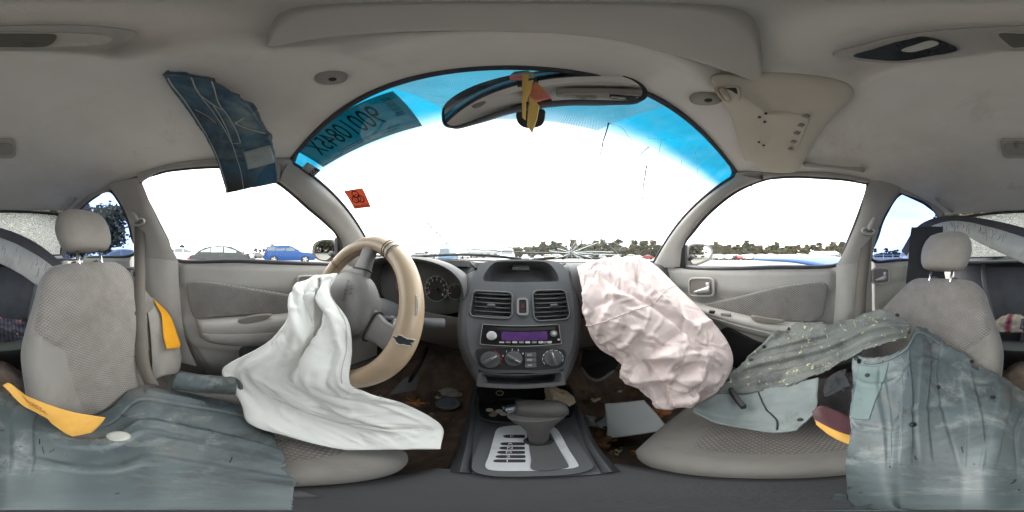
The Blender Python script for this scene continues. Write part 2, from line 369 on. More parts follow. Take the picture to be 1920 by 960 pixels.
M['stack'] = mat('stack', (.080, .083, .090), .45, .4, .1, 12, .08, 500, dirt=(.12, .118, .12), dirt_s=6, dirt_t=(.5, .85))
M['black'] = mat('black', (.017, .017, .018), .5, .4, .2, 30)
M['gloss_black'] = mat('gloss_black', (.012, .012, .014), .12, .5, .2, 30)
M['rubber'] = mat('rubber', (.025, .025, .028), .7, .3, .15, 30)
M['seal'] = mat('seal', (.045, .045, .055), .6, .3, .15, 30)
M['carpet'] = mat('carpet', (.22, .16, .125), .98, .05, .35, 16, .6, 600, dirt=(.10, .072, .056), dirt_s=4, dirt_t=(.48, .68))
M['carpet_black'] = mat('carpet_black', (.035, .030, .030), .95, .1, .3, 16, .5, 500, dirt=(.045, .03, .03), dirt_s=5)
M['bag_white'] = mat('bag_white', (.90, .90, .87), .85, .15, .03, 6, .25, 1400, dirt=(.84, .82, .75), dirt_s=5, dirt_t=(.55, .9))
M['bag_pink'] = mat('bag_pink', (.70, .585, .57), .85, .15, .05, 6, .25, 1400, dirt=(.68, .58, .57), dirt_s=6)
thin_cloth(M['bag_white'], .08, (.86, .86, .80)); thin_cloth(M['bag_pink'], .04, (.75, .58, .56))
M['liner'] = mat('liner', (.100, .126, .136), .42, .5, .2, 7, .12, 200, dirt=(.060, .066, .068), dirt_s=7, dirt_t=(.48, .66), wear=[((.25, .27, .265), 12, (.54, .72)), ((.16, .145, .12), 9, (.60, .72)), ((.035, .038, .04), 17, (.64, .70)), ((.13, .115, .10), 5, (.58, .72))])
M['liner_dark'] = mat('liner_dark', (.045, .05, .052), .6, .3, .2, 20)
M['liner_dirty'] = mat('liner_dirty', (.118, .125, .118), .55, .35, .25, 8, .2, 160, dirt=(.06, .062, .06), dirt_s=14, dirt_t=(.5, .65), wear=[((.42, .39, .22), 55, (.60, .64)), ((.2, .21, .2), 20, (.6, .72))])
M['liner_light'] = mat('liner_light', (.165, .19, .19), .55, .35, .18, 8, .1, 160, dirt=(.10, .11, .105), dirt_s=10)
M['orange_paper'] = mat('orange_paper', (.68, .38, .09), .75, .25, .08, 10, .15, 300, dirt=(.62, .30, .05), dirt_s=9)
M['orange_bag'] = mat('orange_bag', (.70, .32, .02), .8, .2, .1, 10, .2, 500)
M['paper'] = mat('paper', (.52, .55, .56), .8, .2, .05, 9, .1, 200)
M['tissue'] = mat('tissue', (.72, .62, .46), .85, .2, .12, 30, .2, 300)
M['leaf'] = mat('leaf', (.33, .14, .05), .8, .2, .35, 60, .3, 300)
M['leaf2'] = mat('leaf2', (.16, .085, .045), .85, .2, .4, 50, .3, 300)
M['chrome'] = mat('chrome', (.75, .75, .76), .12, .5, .05, 20, metal=1)
M['silver'] = mat('silver', (.62, .63, .64), .35, .5, .08, 20, metal=.55)
M['silver_plate'] = mat('silver_plate', (.62, .63, .66), .45, .4, .06, 12, dirt=(.45, .44, .43), dirt_s=18)
M['beige_cover'] = mat('beige_cover', (.40, .30, .205), .36, .45, .08, 12, .06, 300, dirt=(.31, .22, .145), dirt_s=7, dirt_t=(.48, .75), wear=[((.48, .40, .30), 30, (.64, .74))])
M['tan'] = mat('tan', (.40, .34, .26), .45, .4, .08, 12)
M['stitch'] = mat('stitch', (.03, .025, .022), .7, .2)
M['hub'] = mat('hub', (.145, .136, .134), .5, .35, .12, 10, .25, 380, dirt=(.16, .145, .135), dirt_s=9)
M['grey_plastic'] = mat('grey_plastic', (.20, .195, .19), .5, .4, .1, 15)
M['dark_grey'] = mat('dark_grey', (.09, .09, .092), .55, .4, .12, 15, .1, 300)
M['white_print'] = mat('white_print', (.72, .72, .70), .6, .3, .02)
M['red'] = mat('red', (.55, .02, .03), .4, .4, .02)
M['needle'] = mat('needle', (.75, .10, .07), .4, .4, .02)
M['violet'] = mat('violet', (.075, .03, .13), .2, .5, .25, 60)
M['ink'] = mat('ink', (.02, .02, .03), .7, .2, .02)
M['rear_seat'] = mat('rear_seat', (.085, .085, .09), .85, .2, .15, 9, .3, 500)
M['rear_vinyl'] = mat('rear_vinyl', (.022, .022, .024), .45, .4, .15, 9)
M['bumper'] = mat('bumper', (.62, .62, .58), .5, .4, .12, 6, .1, 200, dirt=(.45, .445, .41), dirt_s=6, wear=[((.08, .08, .08), 30, (.68, .73))])
M['bumper_dark'] = mat('bumper_dark', (.08, .082, .088), .45, .4, .15, 9)
M['visor_cover'] = mat('visor_cover', (.016, .018, .022), .28, .6, .3, 9, .2, 60, dirt=(.015, .085, .16), dirt_s=5, dirt_t=(.44, .62), wear=[((.16, .22, .22), 6, (.52, .72))])
M['thread'] = mat('thread', (.42, .43, .41), .8, .2, .1, 40)
M['lens'] = mat('lens', (.40, .40, .36), .25, .5, .1, 30)
M['card_yellow'] = mat('card_yellow', (.66, .44, .13), .75, .2, .1, 15, dirt=(.72, .55, .25), dirt_s=12)
M['card_pink'] = mat('card_pink', (.62, .18, .25), .7, .2, .2, 15, dirt=(.75, .33, .08), dirt_s=14, dirt_t=(.4, .6))
M['mirror'] = mat('mirror', (.82, .83, .83), .01, .5, .01, metal=1)
for k in ('mirror',):
    b = M[k].node_tree.nodes['Principled BSDF']
    for l in list(b.inputs['Roughness'].links): M[k].node_tree.links.remove(l)
    b.inputs['Roughness'].default_value = .004
# ================================================================== CAR SHELL
def lerp_tab(tab, x):
    xs = [a for a, b in tab]; ys = [b for a, b in tab]
    if xs[0] > xs[-1]: xs, ys = xs[::-1], ys[::-1]
    return float(np.interp(x, xs, ys))
def sstep(a, b, x):
    t = min(1, max(0, (x-a)/(b-a))); return t*t*(3-2*t)
def WS(u, v, off=0.0):
    """windshield: u -1..1 across, v 0 at the cowl .. 1 at the header; off pushes into the cabin"""
    x = XC + u*(.63+(.50-.63)*v)
    y = (.86-.30*u*u)*(1-v) + (.155-.055*u*u)*v
    z = -.035*(1-v) + (.352-.045*u*u)*v
    b = .035*math.sin(math.pi*v) - off
    return np.array([x, y+.44*b, z+.9*b])
_u = np.linspace(-1.05, 1.05, 106); _v = np.linspace(-.05, 1.05, 56)
_G = np.array([[WS(a, b) for b in _v] for a in _u]); _Gd = _G/np.linalg.norm(_G, axis=2, keepdims=True)
def ws_uv(px, py):
    d = D(px, py); k = np.argmax((_Gd*d).sum(2)); u, v = _u[k//56], _v[k % 56]
    st = .02
    while st > 1e-5:
        best = max(((np.dot(WS(u+a*st, v+b*st), d)/np.linalg.norm(WS(u+a*st, v+b*st)), a, b) for a in (-1, 0, 1) for b in (-1, 0, 1)))
        if best[1] == 0 and best[2] == 0: st /= 2
        else: u += best[1]*st; v += best[2]*st
    return u, v
# --- windshield pane
def ws_material():
    m = glass('windshield_glass', (.86, .90, .90), grime=.014, gs=35); t = m.node_tree; L = t.links.new; N = t.nodes.new
    tr = [n for n in t.nodes if n.type == 'BSDF_TRANSPARENT'][0]
    co = N('ShaderNodeTexCoord'); s = N('ShaderNodeSeparateXYZ'); L(co.outputs['UV'], s.inputs[0])
    r = N('ShaderNodeMapRange'); r.interpolation_type = 'SMOOTHSTEP'; r.inputs['From Min'].default_value = .70; r.inputs['From Max'].default_value = .90; L(s.outputs[1], r.inputs['Value'])
    mx_ = N('ShaderNodeMix'); mx_.data_type = 'RGBA'; mx_.inputs['A'].default_value = (.86, .90, .90, 1); mx_.inputs['B'].default_value = (.0, .098, .165, 1); L(r.outputs[0], mx_.inputs['Factor'])
    # printed dot screen round the mirror foot
    def Mn(op, a, b=None):
        n = N('ShaderNodeMath'); n.operation = op
        for i, x in enumerate((a, b)):
            if x is None: continue
            if isinstance(x, (int, float)): n.inputs[i].default_value = x
            else: L(x, n.inputs[i])
        return n.outputs[0]
    au = Mn('ABSOLUTE', Mn('SUBTRACT', s.outputs[0], .02)); lim = Mn('ADD', Mn('MULTIPLY', Mn('SUBTRACT', s.outputs[1], .80), .8), .20)
    msk = Mn('MULTIPLY', Mn('LESS_THAN', au, lim), Mn('GREATER_THAN', s.outputs[1], .84))
    dots = Mn('GREATER_THAN', Mn('MULTIPLY', Mn('SINE', Mn('MULTIPLY', s.outputs[0], 1050)), Mn('SINE', Mn('MULTIPLY', s.outputs[1], 850))), -.12)
    df = Mn('MULTIPLY', msk, dots); m2 = N('ShaderNodeMix'); m2.data_type = 'RGBA'; L(df, m2.inputs['Factor']); L(mx_.outputs['Result'], m2.inputs['A']); m2.inputs['B'].default_value = (.02, .06, .08, 1)
    L(m2.outputs['Result'], tr.inputs[0]); return m
M['windshield'] = ws_material()
P = np.array([[WS(u, v, -.004) for v in np.linspace(-.02, 1.0, 30)] for u in np.linspace(-1.0, 1.0, 48)])
UV = np.array([[(u, v) for v in np.linspace(-.02, 1.0, 30)] for u in np.linspace(-1.0, 1.0, 48)]).reshape(-1, 2)
windshield = thing('windshield', 'cracked windshield with a bright blue shade band along its top', 'windshield', WS(0, 0))
V, F = grid(P); part('pane', V, F, M['windshield'], windshield, uv=UV)
e = [WS(-1, v, 0) for v in np.linspace(0, 1, 20)] + [WS(u, 1, 0) for u in np.linspace(-1, 1, 30)][1:] + [WS(1, v, 0) for v in np.linspace(1, 0, 20)][1:]
V, F = tube(e, .006, 6); part('gasket', V, F, M['seal'], windshield)
# cracks: star at the foot, long runs and arcs, each a hairline in the glass
def crack(pxs, r=.0006, m='crack_dark', jag=.0015, seed=0):
    uvs = [ws_uv(*p) for p in pxs]; pts = []
    rng = random.Random(seed)
    for a, b in zip(uvs, uvs[1:]):
        k = max(3, int(math.dist(a, b)/.02))
        for i in range(k): f = i/k; pts.append(WS(a[0]+(b[0]-a[0])*f+rng.uniform(-jag, jag), a[1]+(b[1]-a[1])*f+rng.uniform(-jag, jag), .001))
    pts.append(WS(*uvs[-1], .001)); V, F = tube(pts, r, 4); part('crack', V, F, M[m], windshield)
M['crack_dark'] = mat('crack_dark', (.10, .11, .12), .4, .5, .1); M['crack_light'] = mat('crack_light', (.75, .8, .8), .2, .6, .1)
crack([(795, 413), (815, 432), (837, 455)], .0032, jag=.004, seed=1); crack([(837, 455), (820, 465)], .0028, jag=.004, seed=2)
crack([(837, 456), (870, 466), (930, 470), (1000, 474), (1066, 474)], .0026, jag=.003, seed=3); crack([(1213, 310), (1205, 370), (1191, 455)], .0021, seed=4)
crack([(1141, 230), (1131, 265), (1125, 290)], .0014, seed=5); crack([(1216, 275), (1196, 295)], .0014, seed=6); crack([(1175, 261), (1160, 275)], .0006, seed=7)
crack([(1090, 434), (1090, 458)], .0024, seed=8); crack([(1108, 395), (1120, 408)], .0022, seed=9)
rng = random.Random(3)
for k, (ex, ey) in enumerate([(1100, 440), (1125, 425), (1140, 405), (1120, 455), (1150, 472), (1110, 484), (1085, 487), (1060, 486), (1040, 484), (1030, 470), (1052, 459), (1165, 478), (1078, 455), (1045, 466), (1095, 486), (1072, 487)]):
    crack([(1070, 474), ((1070+ex)/2+rng.uniform(-4, 4), (474+ey)/2+rng.uniform(-2, 2)), (ex, ey)], .0017, 'crack_light', .002, k+20)
for k, l in enumerate([[(1130, 450), (1155, 470), (1160, 478)], [(1145, 452), (1170, 462)], [(1170, 458), (1160, 470)], [(1215, 258), (1245, 262), (1280, 257)], [(1240, 262), (1235, 285), (1225, 305)], [(1278, 300), (1272, 345), (1262, 355)], [(1140, 230), (1165, 240), (1185, 262)], [(1300, 275), (1310, 310), (1305, 345)], [(1095, 330), (1085, 370)], [(1150, 420), (1190, 405), (1220, 415)], [(1120, 440), (1180, 428), (1230, 440)]]):
    crack(l, .0006, 'crack_light', .003, k+60)
# --- shell things
shell = thing('car_shell', 'beige headliner, pillar trims and dark carpet of the wrecked car cabin', 'car interior', (XC, -.3, -.84))
RAIL = [(.30, .245), (.10, .302), (.05, .308), (0, .314), (-.2, .335), (-.4, .345), (-.6, .352), (-.8, .345), (-1.0, .312), (-1.1, .28)]
ZC = [(.155, .352), (.05, .376), (-.25, .402), (-.6, .397), (-.85, .362), (-1.06, .300)]
def roof_z(x, y):
    e = lerp_tab(RAIL, y); c = lerp_tab(ZC, y); hw = SA-SB*e-.012
    s = min(1.05, abs(x-XC)/hw); return c + (e-c)*(s**2.4)
def recess(x, y):
    f = sstep(.085, .012, y)*sstep(-.125, -.10, y); g = sstep(-.125, -.095, x)*sstep(.195, .165, x)
    lip = -.010*math.exp(-((y-.075)/.012)**2)*sstep(-.16, -.10, x)*sstep(.23, .17, x)
    return f*g*.030 + lip*.6
ys = np.concatenate([np.linspace(.155, -.16, 100), np.linspace(-.16, -1.06, 60)[1:]]); n = len(ys)
P = np.zeros((n, 131, 3))
ss = np.sign(np.linspace(-1, 1, 131))*np.abs(np.linspace(-1, 1, 131))**1.25
for i, y0 in enumerate(ys):
    for j, s in enumerate(ss):
        y = y0 - .055*s*s*sstep(-.2, .155, y0) + .05*s*s*sstep(-.7, -1.06, y0)
        e = lerp_tab(RAIL, y); hw = min(SA-SB*e, .505+.035*sstep(.14, -.1, y0)) if y0 > -.7 else SA-SB*e-.03*sstep(-.7, -1.06, y0)
        x = XC + s*hw; z = roof_z(x, y) + recess(x, y)
        P[i, j] = (x, y, z)
P = displace(P, .0014, 9, 2.0, 3)
V, F, _ = sheet(P[::-1], .012); o = part('headliner', V, F, M['liner_cloth'], shell, auto=50)
# smooth moulded front wall of the overhead recess, pointed at both ends
P = []
for s in np.linspace(-1, 1, 50):
    x = .038+.158*s; k = max(0, 1-abs(s)**2.2); y0 = .012+.066*k; y1 = .008-.004*k
    P.append([(x, y0+(y1-y0)*f, roof_z(x, y0)-.004+.032*k*(f**1.4)) for f in np.linspace(0, 1, 10)])
P = np.array(P); V, F, _ = sheet(P if gnormals(P)[25, 5][2] < 0 else P[::-1], .004); part('recess_wall', V, F, mat('recess_wall', (.47, .45, .42), .6, .3, .05, 5, .1, 500), shell)
# outer roof skin over headliner and rails
P = []
for y in np.linspace(.125, -1.09, 50):
    e = lerp_tab(RAIL, y); row = []
    for s in np.linspace(-1, 1, 41):
        x = XC+s*(SA-SB*e+.014); row.append((x, y, roof_z(x, y)+.034+.012*(1-s*s)))
    row = [(XC-(SA-SB*e+.020), y, e-.010)]+row+[(XC+(SA-SB*e+.020), y, e-.010)]; P.append(row)
V, F = grid(np.array(P)); part('roof_skin', V, F, M['dark_grey'], shell)
# --- strips between two pixel edges
def strip(name, A, B, bulge, mt, parent, nseg=24, nc=9, thick=.02, smooth=True, toward=(XC, -.1, 0)):
    A = cr(A, nseg); B = cr(B, nseg); P = np.zeros((nseg, nc, 3))
    for i in range(nseg):
        t = np.array(toward)-(A[i]+B[i])/2; ab = B[i]-A[i]; t = t-ab*np.dot(t, ab)/(np.dot(ab, ab)+1e-9); t /= np.linalg.norm(t)+1e-9
        for j in range(nc):
            f = j/(nc-1); P[i, j] = A[i]*(1-f)+B[i]*f + t*bulge*(1-(2*f-1)**4)
    N = gnormals(P); c = P.mean((0, 1))
    if np.dot(N.mean((0, 1)), np.array(toward)-c) < 0: P = P[::-1]
    V, F, _ = sheet(P, thick); return part(name, V, F, mt, parent, smooth, auto=50)
FWL = [(265, 345), (300, 325), (350, 317), (420, 314), (470, 318), (524, 345), (575, 388), (610, 418), (633, 445), (640, 496), (600, 495), (450, 489), (333, 488), (315, 450), (290, 400)]
FWR = [(1625, 345), (1590, 338), (1540, 334), (1470, 332), (1430, 338), (1380, 360), (1330, 400), (1300, 435), (1283, 460), (1283, 501), (1450, 501), (1567, 497), (1582, 470), (1610, 400)]
RWL = [(205, 358), (175, 373), (145, 398), (128, 425), (122, 484), (180, 482), (250, 478), (248, 440), (240, 410), (225, 378)]
RWR = [(1690, 363), (1730, 378), (1748, 393), (1760, 412), (1778, 440), (1786, 487), (1700, 487), (1635, 488), (1645, 440), (1660, 400)]
def S3(l, s, off=0): return np.array([side(px, py, s, off) for px, py in l])
for s, door, edge in ((-1, [(524, 343), (575, 387), (610, 417), (633, 444), (645, 470), (650, 500)], None), (1, [(1430, 338), (1380, 359), (1330, 399), (1300, 434), (1285, 458), (1281, 500)], None)):
    A = [WS(s*1.0, v, .004) for v in np.linspace(1.0, -.02, 8)]; B = S3(door, s, .004)
    strip('a_pillar_trim', A, B, .018, M['trim'], shell)
    strip('corner_trim', [WS(s*.97, 1.0, .006), WS(s*.99, .97, .010), WS(s*1.0, .92, .010)], [(XC+s*.518, .0, .322), (XC+s*.527, .055, .290), B[0]+np.array((0, .03, -.008))], .006, M['trim'], shell)
for s, pxs in ((-1, [(500, 312), (520, 306), (542, 300), (552, 335), (536, 352), (526, 344), (512, 331)]), (1, [(1440, 330), (1400, 326), (1372, 322), (1362, 352), (1378, 362), (1400, 350), (1428, 338)])):
    Q = S3(pxs, s, -.006); part('corner_trim', np.concatenate([Q, Q+np.array((s*.01, 0, 0))]), [tuple(range(7)), tuple(range(13, 6, -1))], M['trim'], shell, smooth=False)
# roof rail strips over the door openings
for s, top in ((-1, [(524, 344), (470, 317), (420, 313), (350, 316), (300, 324), (262, 344)]), (1, [(1430, 337), (1470, 331), (1540, 333), (1590, 337), (1628, 344)])):
    B = S3(top, s, .006); A = np.array([(XC+s*(min(SA-SB*lerp_tab(RAIL, b[1]), .505+.035*sstep(.14, -.1, b[1]))-.012), b[1], lerp_tab(RAIL, b[1])+.006) for b in B])
    strip('roof_rail_trim', A, B, .010, M['trim'], shell, thick=.015)
for s, top in ((-1, [(210, 356), (175, 372), (145, 397), (128, 424)]), (1, [(1684, 361), (1730, 377), (1748, 392), (1760, 411)])):
    B = S3(top, s, .006); A = np.array([(XC+s*(SA-SB*lerp_tab(RAIL, b[1])-.03*sstep(-.7, -1.06, b[1])-.012), b[1], lerp_tab(RAIL, b[1])+.006) for b in B])
    strip('roof_rail_trim', A, B, .010, M['trim'], shell, thick=.015)
# B pillars, from the rail to the sill
for s, A, B in ((-1, [(262, 340), (290, 400), (315, 450), (334, 490)], [(200, 352), (225, 379), (240, 411), (248, 441), (251, 480)]), (1, [(1628, 340), (1612, 400), (1583, 470), (1568, 498)], [(1695, 358), (1660, 401), (1645, 441), (1634, 490)])):
    A3 = [side(*p, s, .01) for p in A]; B3 = [side(*p, s, .01) for p in B]
    A3[0] = A3[0]+np.array((0, 0, .02)); B3[0] = B3[0]+np.array((0, 0, .02))
    a, b = A3[-1], B3[-1]
    low = [(a+np.array((0, .006, -.16)), b+np.array((0, .0, -.16))), (a+np.array((0, .03, -.36)), b+np.array((0, 0, -.36))), (a+np.array((0, .08, -.52)), b+np.array((0, -.02, -.52)))]
    strip('b_pillar_trim', A3, B3, .022, M['trim'], shell, thick=.03)
    strip('lower_pillar_trim', [a]+[l[0] for l in low], [b]+[l[1] for l in low], .03, M['trim'], shell, thick=.03)
# C pillars between the rear side glass and the back window
def RW(u, v, off=0):
    x = XC+u*(.60+(.47-.60)*v); y = (-1.62+.12*u*u)*(1-v)+(-1.055+.05*u*u)*v; z = .0*(1-v)+(.298-.03*u*u)*v
    b = .02*math.sin(math.pi*v)-off; return np.array([x, y-.4*b, z+.9*b])
for s, rr in ((-1, [(128, 424), (124, 450), (122, 486)]), (1, [(1760, 411), (1778, 440), (1786, 490)])):
    strip('c_pillar_trim', [RW(s*.97, 1.03), RW(s, .5), RW(s, 0)], S3(rr, s, .004), .02, M['trim'], shell)
# floor, firewall and the lower hull
def curve_floor(x, y):
    tun = .24*math.exp(-((x-XC)/.15)**2)*sstep(.75, .45, y)
    toe = .30*sstep(.50, .95, y)
    return -.84 + tun + toe
P = np.array([[(x, y, curve_floor(x, y)) for x in np.linspace(-.68, .71, 50)] for y in np.linspace(1.0, -1.5, 60)])
P = displace(P, .006, 7, 5., 4); V, F = grid(P); part('floor_carpet', V, F, M['carpet'], shell)
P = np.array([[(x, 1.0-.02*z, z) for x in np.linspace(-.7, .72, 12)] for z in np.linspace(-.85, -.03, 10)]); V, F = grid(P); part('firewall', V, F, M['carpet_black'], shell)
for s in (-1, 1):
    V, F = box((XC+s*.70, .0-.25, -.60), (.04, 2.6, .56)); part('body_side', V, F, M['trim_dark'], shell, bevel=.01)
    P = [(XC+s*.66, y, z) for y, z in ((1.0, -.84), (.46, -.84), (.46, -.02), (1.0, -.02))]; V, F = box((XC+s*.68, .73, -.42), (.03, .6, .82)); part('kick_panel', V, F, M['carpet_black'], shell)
    V, F = box((XC+s*.64, -.2, -.74), (.10, 1.6, .18)); part('door_sill', V, F, M['trim_dark'], shell, bevel=.02)
V, F = box((XC, -1.62, -.45), (1.44, .04, .9)); part('rear_bulkhead', V, F, M['rear_seat'], shell)
P = np.array([[(x, y, -.035+.012*math.sin(9*x)*0) for x in np.linspace(-.66, .70, 14)] for y in (-1.34, -1.45, -1.64)]); V, F, _ = sheet(P, .02); part('parcel_shelf', V, F, M['rear_seat'], shell)
# cowl and hood ahead of the windshield
P = np.array([[(XC+u*(.70+.05*f), (.86-.30*u*u)+.02+f*.95, -.075+.012*math.sin(f*2.6)-.03*u*u - .06*f*f) for u in np.linspace(-1, 1, 30)] for f in np.linspace(0, 1, 20)])
hoodm = mat('hood_paint', (.10, .11, .12), .25, .5, .1, 4, coat=.5)
V, F, _ = sheet(P, .01); single('car_hood', 'grey hood of the wrecked car low beyond the windshield', 'hood', V, F, hoodm)
for f, w_ in ((.30, .36), (-.24, .45)):
    pts = [np.array([XC+f+(t-.5)*w_*1.2, .80-.26*((f+(t-.5)*w_)/.63)**2+.03, -.018+.02*math.sin(t*3)]) for t in np.linspace(0, 1, 10)]
    V, F = tube(pts, .008, 6); single('wiper', 'black wiper arm resting low across the '+('passenger' if f > 0 else 'driver')+' side of the windshield', 'wiper', V, F, M['black'])
# --- back window
M['rear_glass'] = glass('rear_glass', (.42, .50, .43), grime=.27, gs=150)
rw = thing('rear_window', 'rain spotted rear window behind the back seat', 'rear window', RW(0, 0))
P = np.array([[RW(u, v) for v in np.linspace(0, 1, 14)] for u in np.linspace(-1, 1, 24)]); V, F = grid(P); part('pane', V, F, M['rear_glass'], rw)
e = [RW(-1, v, .004) for v in np.linspace(0, 1, 12)] + [RW(u, 1, .004) for u in np.linspace(-1, 1, 20)][1:] + [RW(1, v, .004) for v in np.linspace(1, 0, 12)][1:] + [RW(u, 0, .004) for u in np.linspace(1, -1, 20)][1:-1]
V, F = tube(e, .009, 6, closed=True); part('gasket', V, F, M['seal'], rw)
# ================================================================== DOORS
M['door_glass'] = glass('door_glass', (.90, .93, .92)); M['rear_door_glass'] = glass('rear_door_glass', (.17, .24, .42))
def door(name, label, s, win, yr, yf, z0, glassm, front=True, slope=0.0):
    o = thing(name, label, 'door', (XC+s*.66, (yr+yf)/2, -.62))
    Wp = S3(win, s, -.004); V = list(Wp)+[p+np.array((s*.005, 0, 0)) for p in Wp]; k = len(Wp)
    F = [tuple(range(k))]                         # one pane, planar
    part('window_pane', Wp, F, glassm, o, smooth=False)
    V, F = tube(cr(Wp+np.array((-s*.006, 0, 0)), 90, True), .0085, 6, closed=True); part('window_seal', V, F, M['seal'], o)
    # inner panel: belt on top, bulging arm rest zone below
    nz_, ny = 46, 60; P = np.zeros((nz_, ny, 3))
    zt = z0
    for i in range(nz_):
        f = i/(nz_-1); z = zt - f*.60
        for j in range(ny):
            g = j/(ny-1); rear = yr + .10*sstep(.45, 1.0, f)*1.2; y = rear+(yf-rear)*g
            xo = .0 - .016*sstep(.0, .05, f) + .012*sstep(.16, .22, f)*sstep(.48, .40, f) - .0*g
            xo += -.03*sstep(.50, .62, f)*(1-.0*g) if not front else .02*sstep(.64, .72, f)
            edge = .02*(1-sstep(0, .05, g))
            P[i, j] = (side_x(zt, s) + s*(xo + edge + .006*sstep(0, .02, f)), y, z+slope*(y+.0)*(1-f))
    if s < 0: P = P[:, ::-1]
    V, F, _ = sheet(P[::-1], .03); part('panel', V, F, M['trim'], o, auto=40)
    return o
dl = door('car_door', 'beige grey driver door with fabric insert beside the driver seat', -1, FWL, -.335, .60, -.036, M['door_glass'], slope=-.02)
dr = door('car_door', 'beige grey front passenger door beside the pink airbag', 1, FWR, -.30, .62, -.027, M['door_glass'])
rl = door('car_door', 'rear door with blue tinted window behind the driver seat', -1, RWL, -1.12, -.60, -.012, M['rear_door_glass'], front=False)
rr_ = door('car_door', 'rear door with blue tinted window behind the passenger seat', 1, RWR, -1.12, -.50, -.008, M['rear_door_glass'], front=False)
def door_patch(name, pxs, s, x, bulge, mt, parent, n=30, th=.012, uvscale=1.0, rows=2):
    """rounded pad on a door: outline given by pixels on the plane x, puffed towards the cabin"""
    O = cr([ax(px, py, x) for px, py in pxs], n*2, True); c = O.mean(0); rings = []
    fr = [1.0, .985, .96, .9, .75, .5, .2]; hs = [0, .55, .8, .95, 1.0, 1.0, 1.0]
    Pg = np.array([[c+(p-c)*f + np.array((-s*bulge*h, 0, 0)) for p in O] for f, h in zip(fr, hs)])
    Pg = np.concatenate([(O+np.array((s*th, 0, 0)))[None], Pg]); V, F = grid(Pg, cv=True); k = len(O); F.append(tuple((len(fr))*k+i for i in range(k)))
    uv = V[:, 1:3].copy(); return part(name, V, F, mt, parent, uv=uv, auto=60)
# left: insert, arm rest, pull cup, seam, lower pocket
xi = side_x(-.036, -1)+.020
door_patch('fabric_insert', [(350, 537), (362, 528), (400, 530), (450, 538), (520, 549), (570, 560), (590, 575), (560, 588), (470, 590), (400, 594), (368, 597), (356, 575)], -1, xi+.006, .006, M['door_cloth'], dl)
def armrest(parent, s, x, top, bot, depth, m):
    """lofted arm rest: top and bottom edge by pixels, swelling towards the cabin"""
    T = cr([ax(px, py, x) for px, py in top], 30); B = cr([ax(px, py, x) for px, py in bot], 30); S = []
    for i in range(30):
        t, b = T[i], B[i]; g = i/29; dd = depth*(sstep(0, .12, g)*sstep(1.08, .85, g)*.9+.1); h = t-b
        S.append([t+(s*.02, 0, 0), t+(-s*dd*.55, 0, .002), t+(-s*dd*.85, 0, 0)-h*.02, t+(-s*dd, 0, 0)-h*.12, t+(-s*dd*1.02, 0, 0)-h*.3, t+(-s*dd*.9, 0, 0)-h*.42, t+(-s*dd*.97, 0, 0)-h*.47, t+(-s*dd*.8, 0, 0)-h*.75, b+(-s*dd*.3, 0, 0), b+(s*.02, 0, 0)])
    V, F = loft(np.array(S)); return part('arm_rest', V, F, m, parent, auto=50)
armrest(dl, -1, xi, [(366, 598), (400, 596), (460, 592), (530, 586), (590, 578), (640, 572)], [(375, 632), (410, 642), (460, 645), (540, 640), (600, 625), (640, 610)], .055, M['trim'])
door_patch('pull_cup', [(448, 600), (475, 592), (510, 590), (496, 599), (470, 606), (450, 606)], -1, xi+.050, .003, M['trim_dark'], dl, n=14)
door_patch('map_pocket', [(455, 650), (520, 640), (600, 632), (640, 640), (600, 690), (480, 690), (452, 675)], -1, xi-.006, .004, M['dark_grey'], dl)
xr = side_x(-.027, 1)-.020
door_patch('fabric_insert', [(1318, 572), (1370, 560), (1430, 545), (1490, 533), (1540, 529), (1553, 540), (1548, 570), (1535, 600), (1480, 602), (1420, 598), (1360, 583)], 1, xr-.006, .006, M['door_cloth'], dr)
armrest(dr, 1, xr, [(1545, 604), (1500, 603), (1440, 598), (1380, 585), (1320, 571), (1285, 562)], [(1545, 655), (1500, 650), (1440, 632), (1380, 615), (1330, 595), (1290, 575)], .055, M['trim'])
door_patch('pull_cup', [(1410, 592), (1440, 597), (1470, 601), (1462, 606), (1430, 605), (1412, 600)], 1, xr-.052, .003, M['trim_dark'], dr, n=14)
V, F = box(ax(1335, 585, xr-.05), (.012, .022, .012)); sw = part('window_switch', V, F, M['black'], dr, bevel=.002); V, F = box(ax(1361, 590, xr-.05), (.010, .038, .012)); part('switch_blank', V, F, M['trim_dark'], dr, bevel=.002)
door_patch('map_pocket', [(1360, 615), (1420, 640), (1470, 655), (1470, 690), (1380, 690), (1340, 650)], 1, xr+.006, .004, M['black'], dr)
